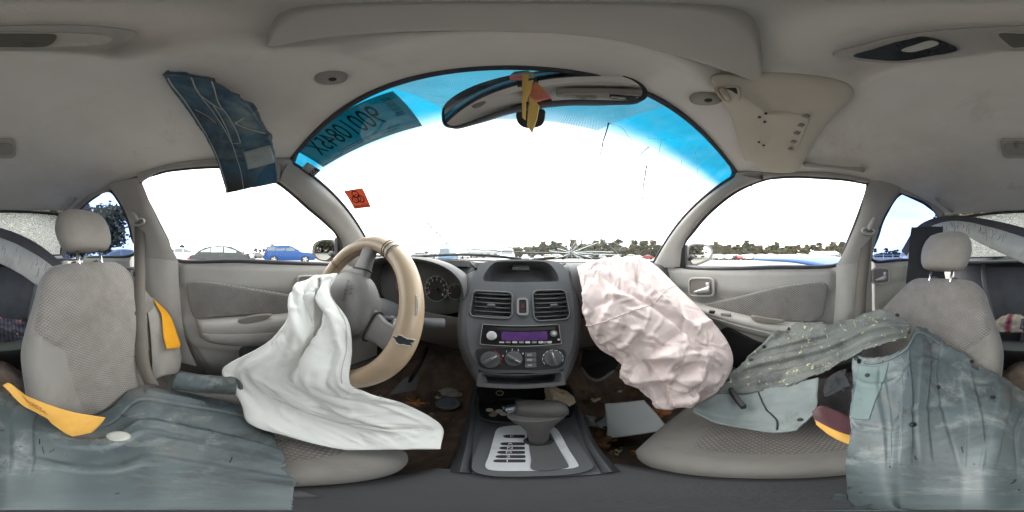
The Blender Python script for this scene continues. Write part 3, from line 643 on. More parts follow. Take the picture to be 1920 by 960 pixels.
def handle(parent, s, x, px0, py0, px1, py1):
    """recessed inner handle: bezel ring, dark cup, bright lever with a lock tab"""
    pts = [(px0, py0), ((px0+px1)/2, py0-2), (px1, py0), (px1+2, (py0+py1)/2), (px1, py1), ((px0+px1)/2, py1+2), (px0, py1), (px0-2, (py0+py1)/2)]
    O = cr([ax(a, b, x) for a, b in pts], 40, True); c = O.mean(0)
    h = thing; V, F = tube(O, .006, 6, closed=True); b = part('handle_bezel', V, F, M['trim'], parent)
    I = c+(O-c)*.93; V, F = np.array(list(I+np.array((-s*.001, 0, 0)))), [tuple(range(40))]; part('handle_cup', V, F, M['trim_dark'], parent, smooth=False)
    f = 1 if px1 > px0 else -1
    A = ax(px0+.15*(px1-px0), py1-.18*(py1-py0), x-s*.012); B = ax(px0+.85*(px1-px0), py0+.62*(py1-py0), x-s*.014)
    S = []
    for t in np.linspace(0, 1, 8):
        p = A+(B-A)*t; hh = .005+.010*t; S.append([p+(0, 0, -hh), p+(-s*.006, 0, -hh*.4), p+(-s*.006, 0, hh*.4), p+(0, 0, hh), p+(s*.008, 0, 0)])
    V, F = loft(np.array(S)); lv = part('handle_lever', V, F, M['silver'], parent)
    V, F = box(ax(px0+.78*(px1-px0), py0+.32*(py1-py0), x-s*.008), (.012, .016, .016)); part('lock_tab', V, F, M['silver'], parent, bevel=.003)
handle(dr, 1, xr-.004, 1295, 524, 1336, 553)
handle(rr_, 1, side_x(-.008, 1)-.022, 1638, 505, 1665, 530)
handle(rl, -1, side_x(-.012, -1)+.022, 234, 504, 252, 522)
handle(dl, -1, xi+.004, 560, 520, 600, 545)
# outside mirrors
def side_mirror(parent, s, pxs, gpx, y, back):
    O = cr([ay(a, b, y) for a, b in pxs], 40, True); c = O.mean(0); nn = np.array((-.36, -.93, -.02) if s > 0 else (.41, -.91, -.02))
    G = cr([apl(a, b, c+nn*.006, nn) for a, b in gpx], 40, True); gc = G.mean(0); O = cr([apl(a, b, c, nn) for a, b in pxs], 40, True)
    S = [c+(O-c)*.9, O, c+(O-c)*1.03+(0, .02, 0), c+(O-c)*.98+(0, .05, 0), c+(O-c)*.75+(0, .085, 0), c+(O-c)*.3+(0, .10, 0)]
    V, F = loft(np.array(S)); h = part('side_mirror', V, F, back, parent, auto=60)
    part('mirror_glass', G, [tuple(range(40))], M['mirror'], h, smooth=False)
    a = c+(O-c)[20]*.0+np.array((-s*.06, .03, -.02)); V, F = tube([a, a+np.array((-s*.05, .0, -.01))], .018, 10); part('mirror_arm', V, F, M['black'], h)
side_mirror(dl, -1, [(585, 468), (590, 455), (605, 449), (622, 450), (629, 462), (626, 478), (615, 490), (598, 488), (587, 480)], [(590, 470), (594, 458), (606, 452), (621, 453), (626, 463), (623, 477), (613, 487), (600, 486), (592, 479)], .40, M['dark_grey'])
side_mirror(dr, 1, [(1290, 470), (1293, 460), (1310, 456), (1328, 460), (1337, 470), (1333, 486), (1318, 494), (1300, 499), (1293, 490)], [(1293, 470), (1296, 462), (1311, 459), (1326, 463), (1333, 472), (1329, 484), (1315, 491), (1301, 495), (1295, 488)], .44, M['grey_plastic'])
for s, o, px in ((-1, dl, [(633, 444), (648, 478), (650, 500), (634, 500)]), (1, dr, [(1284, 458), (1264, 482), (1262, 502), (1284, 503)])):
    Q = S3(px, s, .012); V, F = loft(np.array([Q, Q+np.array((s*.03, 0, 0))])); part('mirror_sail', V, F, M['black'], o, smooth=False, bevel=.004)
# ================================================================== DASHBOARD
dash = thing('dashboard', 'dark grey dashboard with instrument hood under the cracked windshield', 'dashboard', (XC, .6, -.45))
def dprof(x, lower=False):
    u = (x-XC)/.63; yb = .86-.30*min(1, u*u)+.06
    k = sstep(.16, .22, abs(x-XC)); y0 = .47 - .03*k*0
    top = [(yb, -.05), (yb-.06, -.042), (.62, -.032), (.54, -.030), (.49, -.038), (.468, -.06), (.455, -.10), (.455, -.16), (.47, -.20)]
    low = [(.465, -.198), (.470, -.23), (.49, -.28), (.52, -.33), (.56, -.37), (.66, -.39), (.8, -.39)]
    if not lower:
        kc = sstep(.175, .165, abs(x-XC)); ki = sstep(.205, .185, abs(x+.335))
        if kc > 0: top = [(max(y, .60+.002*i), min(z, -.036-.001*i)) if kc > .5 else (y, z) for i, (y, z) in enumerate(top)]
        if ki > 0: top = [(y+(.10*ki if i > 3 else 0), z) for i, (y, z) in enumerate(top)]
    return low if lower else top
for nm, lw, m in (('upper_pad', False, M['dash']), ('lower_panel', True, M['trim_dark'])):
    P = np.array([[(x, p[0], p[1]) for p in cr(dprof(x, lw), 26)] for x in np.linspace(XC-.66, XC+.66, 90)])
    V, F, _ = sheet(P, .01); part(nm, V, F, m, dash, auto=50)
# instrument hood: arch of rising radius, open towards the driver
cxh, czh = -.335, -.115
S = []
for y, hw, hh, th in ((.60, .16, .06, 0), (.52, .20, .09, 0), (.46, .212, .105, 0), (.415, .212, .107, 0), (.405, .206, .102, 0), (.410, .198, .094, 0), (.46, .19, .086, 0), (.54, .185, .08, 0)):
    row = []
    for q in np.linspace(-.35, math.pi+.35, 40):
        c, s_ = math.cos(q), math.sin(q); row.append((cxh+hw*math.copysign(abs(c)**.72, c), y+.025*(1-s_), czh+hh*math.copysign(abs(s_)**.8, s_)))
    S.append(row)
V, F = grid(np.array(S)); part('instrument_hood', V, F, M['dash'], dash, auto=60)
O = np.array([(cxh+.20*math.copysign(abs(math.cos(q))**.6, math.cos(q)), .50, czh-.01+.09*math.copysign(abs(math.sin(q))**.7, math.sin(q))) for q in np.linspace(0, 2*math.pi, 48, endpoint=False)])
part('cluster_face', O, [tuple(range(48))], M['dark_grey'], dash, smooth=False)
def disc(c, r, X, Y, k=40): return np.array([np.array(c)+r*(math.cos(q)*np.array(X)+math.sin(q)*np.array(Y)) for q in np.linspace(0, 2*math.pi, k, endpoint=False)]), [tuple(range(k))]
def on_plane(V, O, X, Y): V = np.asarray(V); return np.array(O)+V[:, :1]*np.array(X)+V[:, 1:2]*np.array(Y)
gX, gY = np.array((1., 0, 0)), np.array((0, .12, .993))
def gauge(c, r, labels, a0, a1, needle):
    V, F = disc(c, r, gX, gY); g = part('gauge', V, F, M['black'], dash, smooth=False)
    V, F = tube([np.array(c)+r*1.0*(math.cos(q)*gX+math.sin(q)*gY) for q in np.linspace(0, 2*math.pi, 48, endpoint=False)], .0016, 5, closed=True); part('gauge_ring', V, F, M['grey_plastic'], g)
    L = []
    for i, t in enumerate(labels):
        q = a0+(a1-a0)*i/max(1, len(labels)-1); d = math.cos(q)*gX+math.sin(q)*gY
        if t: V, F = text(t, r*.26); L.append((on_plane(V, np.array(c)+d*r*.68+(0, -.0015, 0), gX, gY), F))
    for i in range((len(labels)-1)*4+1):
        q = a0+(a1-a0)*i/((len(labels)-1)*4); d = math.cos(q)*gX+math.sin(q)*gY; n_ = np.cross(d, (0, -1, 0)); l = .16 if i % 4 == 0 else .08; w_ = .022 if i % 4 == 0 else .012
        p0 = np.array(c)+d*r*(.97-l)+(0, -.0015, 0); p1 = np.array(c)+d*r*.97+(0, -.0015, 0); L.append((np.array([p0-n_*r*w_, p1-n_*r*w_, p1+n_*r*w_, p0+n_*r*w_]), [(0, 1, 2, 3)]))
    V, F = join(*L); part('gauge_print', V, F, M['white_print'], g, smooth=False)
    d = math.cos(needle)*gX+math.sin(needle)*gY; n_ = np.cross(d, (0, -1, 0)); V, F = loft(np.array([[np.array(c)-d*r*.15-n_*r*.05+(0, -.004, 0), np.array(c)-d*r*.15+n_*r*.05+(0, -.004, 0), np.array(c)-d*r*.15+n_*r*.05+(0, -.006, 0)], [np.array(c)+d*r*.8-n_*r*.02+(0, -.004, 0), np.array(c)+d*r*.8+n_*r*.02+(0, -.004, 0), np.array(c)+d*r*.8+n_*r*.02+(0, -.006, 0)]])); part('needle', V, F, M['needle'], g)
    V, F = disc(np.array(c)+(0, -.007, 0), r*.14, gX, gY, 16); part('needle_cap', V, F, M['black'], g, smooth=False)
gc = ay(818, 541, .494); gauge(gc, .045, list('012345678'), R_(215), R_(-35), R_(205))
gauge(gc+np.array((-.125, 0, .003)), .052, ['0', '20', '40', '60', '80', '100', '120'], R_(215), R_(-35), R_(214))
gauge(gc+np.array((.068, 0, -.004)), .026, ['E', '', 'F'], R_(200), R_(100), R_(195))
V, F = text('x1000r/min', .006); part('gauge_print', on_plane(V, gc+np.array((0, -.002, -.022)), gX, gY), F, M['white_print'], dash, smooth=False)
# ---- centre stack: plane y = .5 + .6 z
qn = math.hypot(1, .6); sX = np.array((1., 0, 0)); sY = np.array((0, .6/qn, 1/qn)); sZ = np.array((0, -1/qn, .6/qn)); sO = np.array((0, .5, 0))
def stk(px, py, off=0):
    p = apl(px, py, sO+sZ*off, sZ)-sO-sZ*off; return (float(p[0]), float(np.dot(p, sY)))
def stp(a, b, off=0): return sO+a*sX+b*sY+sZ*off
def rrect(px0, py0, px1, py1, r=.2, n=6):
    x0, y1 = stk(px0, py0); x1, y0 = stk(px1, py1); h = min(abs(x1-x0), abs(y1-y0))*r; o = []
    for cx_, cy_, a in ((x1-h, y1-h, 0), (x0+h, y1-h, 90), (x0+h, y0+h, 180), (x1-h, y0+h, 270)):
        for q in np.linspace(a, a+90, n): o.append((cx_+h*math.cos(R_(q)), cy_+h*math.sin(R_(q))))
    return o
outer = [tuple(p) for p in cr([stk(*p) for p in ((893, 508), (905, 493), (940, 487), (975, 486), (1012, 487), (1046, 492), (1062, 507), (1073, 545), (1077, 600), (1074, 645), (1062, 675), (1047, 696), (975, 699), (905, 696), (890, 675), (878, 645), (875, 600), (880, 545))], 90, True)]
cub = [stk(*p) for p in ((906, 524), (912, 508), (925, 494), (945, 490), (1010, 490), (1030, 495), (1043, 510), (1047, 526), (1030, 528), (925, 528))]; cub = [tuple(p) for p in cr(cub, 40, True)]
vl = rrect(888, 546, 959, 597, .2); vr = rrect(999, 546, 1069, 597, .2); rad = rrect(905, 608, 1052, 645, .06); 
V, F = plate(outer, [cub, vl, vr], stp(0, 0), sX, sY, sZ, .12, [.055, .035, .035])
stack = thing('centre_stack', 'dark centre stack with two air vents, radio and climate dials', 'dashboard panel', stp(.02, -.30))
part('fascia', V, F, M['stack'], stack, smooth=True, auto=40, bevel=.0025)
# cubby sill and broken lid mount
ctr = stp(*stk(977, 494), -.02)
for a, b_, w_, h_ in ((0, 0, .050, .010), (-.016, -.010, .020, .012), (.016, -.010, .020, .012), (0, -.009, .012, .016)):
    V, F = box(ctr+a*sX+b_*sY, (w_, h_, .012), axes=np.array([sX, sY, sZ])); part('lid_mount', V, F, M['black'], stack, bevel=.0015)
for s_, x0, x1 in ((0, 888, 959), (1, 999, 1069)):
    fr = np.array([stp(a, b, .001) for a, b in rrect(x0-1, 545, x1+1, 598, .2, 8)]); V, F = tube(fr, .003, 6, closed=True); vt = part('vent', V, F, M['stack'], stack)
    for i in range(6):
        py = 551+i*8.3; a0, b0 = stk(x0+2, py); a1, b1 = stk(x1-2, py); c = stp((a0+a1)/2, (b0+b1)/2, -.006)
        V, F = box(c, (abs(a1-a0), .0022, .014), axes=np.array([sX, sY, sZ])); part('slat', V, F, M['stack'] if i else M['dark_grey'], vt)
    a, b = stk((x0+x1)/2+(-2 if s_ == 0 else 4), 573.5); V, F = box(stp(a, b, .003), (.020, .008, .014), axes=np.array([sX, sY, sZ])); part('vent_tab', V, F, M['stack'], vt, bevel=.002)
# hazard switch
V, F = plate(rrect(969, 559, 991, 592, .3), [rrect(973, 563, 987, 588, .2)], stp(0, 0, .006), sX, sY, sZ, .01, [.004]); hz = part('hazard_switch', V, F, M['grey_plastic'], stack, bevel=.001, auto=40)
a, b = stk(980, 575); V, F = tube([stp(a-.0045, b-.004, .0035), stp(a+.0045, b-.004, .0035), stp(a, b+.0045, .0035)], .0007, 4, closed=True); part('hazard_triangle', V, F, M['red'], hz)
V, F = plate(rrect(973, 563, 987, 588, .2), [], stp(0, 0, .003), sX, sY, sZ, .004); part('hazard_button', V, F, M['black'], hz)
# radio
V, F = plate(rrect(905, 608, 1052, 645, .06), [], stp(0, 0, .007), sX, sY, sZ, .02); radio = part('radio', V, F, M['gloss_black'], stack, bevel=.0015, auto=40)
V, F = tube([stp(a, b, .0075) for a, b in rrect(905.5, 608.5, 1051.5, 644.5, .06)], .0012, 5, closed=True); part('radio_rim', V, F, M['grey_plastic'], radio)
V, F = plate(rrect(932, 614, 1040, 618, .3), [], stp(0, 0, .0078), sX, sY, sZ, .002); part('disc_slot', V, F, M['black'], radio, smooth=False)
V, F = plate(rrect(941, 622, 1026, 637, .15), [], stp(0, 0, .0082), sX, sY, sZ, .002); part('radio_display', V, F, M['violet'], radio, smooth=False)
def knob(parent, name, px, py, r, depth, mt, k=28, base=.007, taper=.85):
    a, b = stk(px, py); S = [[stp(a+rr*math.cos(q), b+rr*math.sin(q), base+h) for q in np.linspace(0, 2*math.pi, k, endpoint=False)] for rr, h in ((r, -.004), (r, depth*.7), (r*.95, depth), (r*taper, depth*1.05))]
    V, F = loft(np.array(S)); return part(name, V, F, mt, parent, auto=40)
knob(radio, 'volume_knob', 923, 630, .0115, .012, M['silver']); knob(radio, 'joystick', 1037, 626, .0085, .003, M['grey_plastic']); knob(radio, 'joystick', 1037, 626, .004, .007, M['silver']); knob(radio, 'aux_jack', 1046, 637, .0028, .002, M['silver'])
for i, x in enumerate((941, 953, 965, 977, 989, 1001, 1013, 1022, 1029)):
    V, F = plate(rrect(x-4.5, 640, x+4.5, 643.5, .3, 3), [], stp(0, 0, .0085), sX, sY, sZ, .003); part('radio_button', V, F, M['grey_plastic'] if i % 2 else M['silver'], radio, smooth=False)
# climate panel
V, F = plate([tuple(p) for p in cr([stk(*p) for p in ((893, 660), (905, 654), (975, 652), (1045, 654), (1059, 660), (1058, 675), (1045, 690), (975, 693), (907, 690), (896, 675))], 60, True)], [], stp(0, 0, .004), sX, sY, sZ, .01); clim = part('climate_panel', V, F, M['black'], stack, bevel=.001, auto=40)
for px, py, r in ((920, 674, .0215), (963, 672, .019), (1036, 672, .0205)):
    k_ = knob(clim, 'climate_dial', px, py, r, .006, M['stack'], base=.004, taper=.8)
    a, b = stk(px, py); ang = {920: .7, 963: -.55, 1036: 1.75}[px]; d = math.cos(ang)*sX+math.sin(ang)*sY; n_ = -math.sin(ang)*sX+math.cos(ang)*sY; c = stp(a, b, .013)
    V, F = box(c, (r*1.75, r*.42, .014), axes=np.array([d, n_, sZ])); part('dial_grip', V, F, M['dark_grey'], k_, bevel=.002)
    V, F = box(c+d*r*.5+sZ*.0072, (r*.6, .0012, .0006), axes=np.array([d, n_, sZ])); part('dial_pointer', V, F, M['white_print'], k_)
    L = []
    if px == 963:
        for i, t in enumerate('01234'):
            q = R_(165-i*33); V, F = text(t, .0075); L.append((on_plane(V, stp(a, b, .0045)+(math.cos(q)*sX+math.sin(q)*sY)*.0235, sX, sY), F))
    else:
        for i in range(9):
            if px == 920 and i < 5: continue
            q0 = R_(215-i*28); q1 = q0-R_(20); rr0, rr1 = r*1.10, r*1.16; L.append((np.array([stp(a+rr*math.cos(q), b+rr*math.sin(q), .0048) for rr, q in ((rr0, q0), (rr1, q0), (rr1, q1), (rr0, q1))]), [(0, 1, 2, 3)]))
    V, F = join(*L); part('dial_print', V, F, M['red'] if px == 920 else M['white_print'], clim, smooth=False)
for i in range(3):
    V, F = plate(rrect(984, 661+i*9.5, 1005, 668.5+i*9.5, .12, 3), [], stp(0, 0, .0075), sX, sY, sZ, .004); bt = part('climate_button', V, F, M['stack'], clim, smooth=False)
    a, b = stk(993, 665+i*9.5)
    if i == 2: V, F = text('A/C', .0055); V = on_plane(V, stp(a, b, .0080), sX, sY)
    else: V, F = tube([stp(a+x_*.0045-.001, b+y_*.0018, .0081) for x_, y_ in ((-1, -1), (1, -1), (1, 1), (-1, 1))], .0004, 4, closed=True)
    part('button_print', V, F, M['white_print'], clim, smooth=False)
# side cheeks and lower pocket of the stack
V, F = plate(rrect(897, 698, 1062, 722, .1), [rrect(903, 701, 1056, 716, .15)], stp(0, 0, -.004), sX, sY, sZ, .10, [.09]); part('lower_pocket', V, F, M['dash'], stack, auto=40, bevel=.002)
for s_, A, B in ((-1, [(893, 506), (880, 545), (875, 600), (878, 645), (890, 676), (903, 720)], [(868, 505), (858, 545), (850, 600), (853, 650), (868, 690), (892, 724)]), (1, [(1062, 506), (1073, 545), (1077, 600), (1074, 645), (1062, 676), (1050, 720)], [(1082, 505), (1092, 545), (1098, 600), (1096, 650), (1085, 690), (1066, 724)])):
    A3 = [stp(*stk(*p), -.004) for p in A]; B3 = [stp(*stk(*p), -.05) for p in B]
    strip('stack_cheek', A3, B3, .010, M['dash'], stack, thick=.02, toward=(s_*.5, 0, 0))
# ================================================================== CONSOLE
con = thing('centre_console', 'grey centre console with a silver gear plate between the front seats', 'console', (XC, .15, -.84))
zc_ = -.58
def cz(px, py, z=zc_): return az(px, py, z)
L_ = [(868, 886), (872, 862), (880, 820), (886, 780), (890, 745), (896, 722)]; Rr = [(1142, 886), (1125, 862), (1100, 820), (1085, 780), (1074, 745), (1064, 722)]
Lp = cr([cz(*p) for p in L_], 24); Rp = cr([cz(*p) for p in Rr], 24); S = []
for l, r in zip(Lp, Rp):
    S.append([l+(-.024, 0, -.26), l+(-.018, 0, -.05), l+(-.012, 0, -.004), l+(-.003, 0, .006), l+(.004, 0, .004), l+(.008, 0, -.002), r+(-.008, 0, -.002), r+(-.004, 0, .004), r+(.003, 0, .006), r+(.012, 0, -.004), r+(.018, 0, -.05), r+(.024, 0, -.26)])
V, F = loft(np.array(S)); part('console_body', V, F, M['stack'], con, auto=50)
# rear deck of the console under the camera
S = []
for y, hw, z in ((.145, .10, -.586), (.10, .112, -.590), (0, .115, -.594), (-.15, .112, -.60), (-.40, .105, -.60), (-.6, .10, -.62)):
    S.append([(XC+.015+a*hw, y+(.012 if abs(a) < .8 else 0), z+b) for a, b in ((-1.25, -.24), (-1.05, -.04), (-.93, -.006), (-.8, .0), (-.4, -.002), (0, -.003), (.4, -.002), (.8, 0), (.93, -.006), (1.05, -.04), (1.25, -.24))])
V, F = loft(np.array(S)); part('rear_deck', V, F, mat('deck', (.055, .054, .058), .5, .4, .2, 9, .2, 300, dirt=(.10, .098, .098), dirt_s=6), con, auto=50)
def outline_plate(name, pxs, z, t, mt, parent, n=60, holes=None, hd=None, bevel=.0015):
    o = [tuple(cz(*p, z)[:2]) for p in pxs]; o = [tuple(p) for p in cr(o, n, True)]
    hs = [[tuple(p) for p in cr([tuple(cz(*q, z)[:2]) for q in h], 30, True)] for h in (holes or [])]
    V, F = plate(o, hs, (0, 0, z), (1, 0, 0), (0, 1, 0), (0, 0, 1), t, hd); return part(name, V, F, mt, parent, bevel=bevel, auto=40)
# front tray, coin tray, socket
tray = outline_plate('front_tray', [(899, 728), (930, 722), (985, 721), (1045, 722), (1065, 728), (1072, 750), (1075, 775), (1030, 786), (975, 789), (915, 788), (900, 778), (898, 750)], zc_+.010, .014, M['black'], con, holes=[[(905, 752), (940, 745), (975, 746), (985, 760), (980, 780), (940, 784), (912, 780), (903, 768)]], hd=[.012])
pts = [cz(900, 780, zc_+.012), cz(905, 786, zc_+.012), cz(930, 791, zc_+.012), cz(975, 793, zc_+.012)]; V, F = tube(cr(pts, 20), .004, 6); part('tray_rim', V, F, M['stack'], con)
c = cz(937, 737, zc_+.030); V, F = tube([c+.0105*np.array((math.cos(q), .45*math.sin(q), .9*math.sin(q))) for q in np.linspace(0, 2*math.pi, 24, endpoint=False)], .0016, 5, closed=True); part('power_socket', V, F, M['tan'], con)
pts = [cz(896, 723, zc_+.05), cz(905, 724, zc_+.055), cz(1055, 724, zc_+.055), cz(1066, 723, zc_+.05)]
V, F = box((XC+.02, .60, zc_+.06), (.30, .02, .22)); part('tray_back', V, F, M['black'], con)
# gear surround, silver plate, slot
outline_plate('gear_surround', [(886, 880), (890, 850), (905, 815), (925, 800), (960, 793), (1000, 792), (1040, 795), (1062, 805), (1085, 830), (1105, 860), (1112, 876), (1080, 888), (1000, 893), (920, 892)], zc_+.010, .014, M['stack'], con)
gp = outline_plate('gear_plate', [(910, 874), (916, 855), (926, 820), (934, 803), (960, 798), (1000, 797), (1035, 800), (1050, 812), (1068, 845), (1083, 868), (1080, 876), (1040, 881), (980, 883), (925, 882)], zc_+.0125, .006, M['silver_plate'], con)
outline_plate('gear_slot', [(990, 812), (1010, 806), (1030, 810), (1045, 835), (1064, 868), (1058, 878), (1000, 881), (996, 860), (992, 835)], zc_+.0150, .004, M['dark_grey'], con)
for (px0, px1, py, t) in ((943, 984, 818, 'P'), (938, 984, 832, 'R'), (936, 984, 840, 'N'), (932, 984, 848, 'D'), (929, 985, 856, '2'), (925, 985, 864, '1')):
    sl = outline_plate('gear_label', [(px0, py), (px0+6, py-2.6), ((px0+px1)/2, py-2.8), (px1-2, py-2.6), (px1, py), (px1-2, py+2.6), ((px0+px1)/2, py+2.8), (px0+6, py+2.6)], zc_+.0140, .002, M['black'], con, n=24, bevel=0)
    c = cz((px0+px1)/2-4, py, zc_+.0155); V, F = text(t, .0105); V[:, 0] *= 1.2; part('gear_letter', on_plane(V, c, (1, 0, 0), (0, 1, 0)), F, M['white_print'], con, smooth=False)
# shift lever: stem boot, T grip with chrome release button
gs = thing('shift_lever', 'dark grey T grip shift lever with a bright release button', 'shift lever', cz(1012, 825, zc_+.016))
base = cz(1010, 826, zc_+.010); top = cz(1008, 780, -.458)
S = []
for f, rx, ry in ((0, .017, .015), (.25, .018, .016), (.5, .022, .018), (.75, .034, .022), (.92, .050, .026), (1.05, .058, .028)):
    c = base+(top-base)*f; S.append([c+(rx*a, ry*b, 0) for a, b in superell(1, 1, 2.4, 26)])
a0, a1 = az(966, 764, -.440), az(1064, 766, -.440)
V1, F1 = loft(np.array(S)); S = []
for t, r in ((0, .023), (.08, .0275), (.3, .0295), (.6, .030), (.85, .028), (.97, .020), (1.0, .006)):
    p = a0+(a1-a0)*t; S.append([p+(0, b*r*.92, c_*r) for b, c_ in superell(1, 1, 2.6, 24)])
V2, F2 = loft(np.array(S)); V, F = join((V1, F1), (V2, F2)); part('grip', V, F, M['hub'], gs, auto=60)
b0 = az(945, 768, -.442); dirn = (a0-b0); V, F = tube([b0, b0+dirn*.1, b0+dirn*1.1], [.014, .0165, .0165], 20); part('release_button', V, F, M['chrome'], gs, auto=40)
V, F = tube([cz(1010, 826, zc_+.018)+.021*np.array((math.cos(q), math.sin(q)*.8, 0)) for q in np.linspace(0, 2*math.pi, 24, endpoint=False)], .004, 6, closed=True); part('boot_ring', V, F, M['black'], gs)
# parking brake
V, F = tube(cr([(XC-.065, .02, -.575), (XC-.062, -.12, -.570), (XC-.06, -.30, -.585)], 14), [.013]*3+[.016]*8+[.018]*3, 12); single('parking_brake', 'dark parking brake lever lying on the console behind the gear plate', 'parking brake', V, F, M['dash'])
# ================================================================== STEERING WHEEL
sw = thing('steering_wheel', 'steering wheel with a split beige leatherette cover', 'steering wheel', (-.335, .28, -.30))
wc = np.array((-.350, .225, -.146)); tl = R_(24); wn_ = np.array((0, -math.cos(tl), math.sin(tl))); wu = np.array((0, math.sin(tl), math.cos(tl))); wx = np.array((1., 0, 0))
def wp(r, a, h=0): return wc+wx*(r*math.cos(a))+wu*(r*math.sin(a))+wn_*h
RW_, rw_ = .186, .0235
def ring(a0, a1, n, rt, closed=False, k=18):
    P = []
    for a in np.linspace(a0, a1, n, endpoint=not closed):
        P.append([wp(RW_+rt*math.cos(q), a, rt*math.sin(q)*1.05) for q in np.linspace(0, 2*math.pi, k, endpoint=False)])
    return np.array(P)
P = ring(0, 2*math.pi, 96, rw_, True); V, F = grid(P, cu=True, cv=True)
P2 = ring(0, 2*math.pi, 96, rw_-.004, True); V2, F2 = grid(P2, cu=True, cv=True); part('rim_core', V2, F2, M['rubber'], sw)
gap = lambda a, q: False
part('rim_cover', V, F, M['beige_cover'], sw)
def tear(a0, q0, ha, hq, seed, nm='cover_tear'):
    rg = random.Random(seed); pts = []
    for i in range(34):
        t = i/34*2*math.pi; k = 1+rg.uniform(-.13, .13)+.18*math.sin(5*t); pts.append((a0+ha*math.cos(t)*k, q0+hq*math.sin(t)*k))
    V = [wp(RW_+(rw_+.0008)*math.cos(q0), a0, (rw_+.0008)*math.sin(q0)*1.05)]
    for f in (.5, 1): V += [wp(RW_+(rw_+.0008)*math.cos(q0+(q-q0)*f), a0+(a-a0)*f, (rw_+.0008)*math.sin(q0+(q-q0)*f)*1.05) for a, q in pts]
    F = [(0, 1+i, 1+(i+1) % 34) for i in range(34)]+[(1+i, 35+i, 35+(i+1) % 34, 1+(i+1) % 34) for i in range(34)]; part(nm, np.array(V), F, M['rubber'], sw)
    V, F = tube([V[35+i] for i in range(34)], .0011, 4, closed=True); part('torn_edge', V, F, M['lens'], sw)
tear(R_(-4), math.pi*.36, R_(2.2), .78, 3); tear(R_(58), math.pi*.45, R_(.9), .9, 8); tear(R_(15), math.pi*.2, R_(4.5), .05, 5)
for rq, nm in ((math.pi*.86, 'stitch'),):
    for a in np.linspace(0, 2*math.pi, 110, endpoint=False):
        pass
    pts = [wp(RW_+(rw_+.0004)*math.cos(rq), a, (rw_+.0004)*math.sin(rq)*1.05) for a in np.linspace(0, 2*math.pi, 120, endpoint=False)]; V, F = tube(pts, .0009, 4, closed=True); part('stitching', V, F, M['stitch'], sw)
for a in (R_(66), R_(63), R_(140), R_(142)):
    pts = [wp(RW_+(rw_+.0006)*math.cos(q), a, (rw_+.0006)*math.sin(q)*1.05) for q in np.linspace(.05*math.pi, .95*math.pi, 14)]; V, F = tube(pts, .0008, 4); part('cover_seam', V, F, M['stitch'], sw)
# hub: shield shaped pad plus three spokes
pad = cr([wc+wx*a+wu*b+wn_*.02 for a, b in ((-.100, .03), (-.060, .082), (.0, .094), (.05, .082), (.095, .035), (.105, -.02), (.055, -.062), (.0, -.095), (-.055, -.08), (-.098, -.03))], 60, True); pc = pad.mean(0)
S = [pad-wn_*.03, pad+wn_*.0, pc+(pad-pc)*.94+wn_*.012, pc+(pad-pc)*.7+wn_*.020, pc+(pad-pc)*.35+wn_*.023, pc+(pad-pc)*.05+wn_*.024]
V, F = loft(np.array(S)); hubp = part('hub_pad', V, F, M['hub'], sw, auto=70)
for a, w0, w1 in ((R_(88), .034, .026), (R_(-8), .036, .026), (R_(188), .036, .026), (R_(-92), .036, .03)):
    S = []; n_ = -math.sin(a)*wx+math.cos(a)*wu
    for r, w_ in ((.06, w0), (.10, w0), (.135, w1), (.175, w1*1.05)):
        S.append([wp(r, a, .004)+n_*w_*x_+wn_*.013*y_ for x_, y_ in superell(1, 1, 3, 20)])
    V, F = loft(np.array(S)); part('spoke', V, F, M['hub'], sw, auto=60)
    pts = [wp(.108, a, .004)+n_*w0*1.0*x_+wn_*.0145*y_ for x_, y_ in superell(1, 1, 3, 24)]; V, F = tube(pts, .0022, 5, closed=True); part('spoke_gap', V, F, M['black'], sw)
for i, t in enumerate(('SRS', 'AIRBAG')):
    V, F = text(t, .016); q = R_(-75); d1 = math.cos(q)*wx+math.sin(q)*wu; d2 = -math.sin(q)*wx+math.cos(q)*wu
    part('hub_lettering', on_plane(V, apl(658, 543, wc+wn_*.0452, wn_)-d2*.019*i, d1, d2), F, M['black'], hubp, smooth=False)
# column, shroud, stalks, ignition
S = []
for h, r in ((-.02, .050), (-.06, .062), (-.12, .066), (-.18, .06), (-.30, .055)):
    c = wc+wn_*h; S.append([c+wx*r*a+wu*r*.85*b for a, b in superell(1, 1, 2.8, 28)])
V, F = loft(np.array(S)); part('column_shroud', V, F, M['stack'], sw, auto=60)
def stalk(side_s, tip, base, r=.010):
    d = tip-base; L = []
    V, F = tube([base, base+d*.45, base+d*.55, base+d*.6, base+d*.97, tip], [r*.8, r*.9, r, r*1.35, r*1.35, r*1.1], 16); return part('control_stalk', V, F, M['dash'], sw, auto=50)
stalk(1, ar(834, 606, .44), wc+wn_*-.07+wx*.05)
stalk(-1, wc+wn_*-.07-wx*.20, wc+wn_*-.07-wx*.05)
V, F = tube([wc+wn_*-.10+wx*.062, wc+wn_*-.09+wx*.095], .014, 16); part('ignition_lock', V, F, M['silver'], sw, auto=40)
# exposed clock spring hardware in the gap below the hub
for c, s_, m_ in ((ar(717, 612, .46), (.018, .012, .03), M['card_yellow']), (ar(716, 633, .46), (.03, .012, .01), M['silver']), (ar(726, 640, .46), (.018, .014, .018), M['silver'])):
    V, F = box(c, s_, .3); part('column_bracket', V, F, m_, sw, bevel=.002)
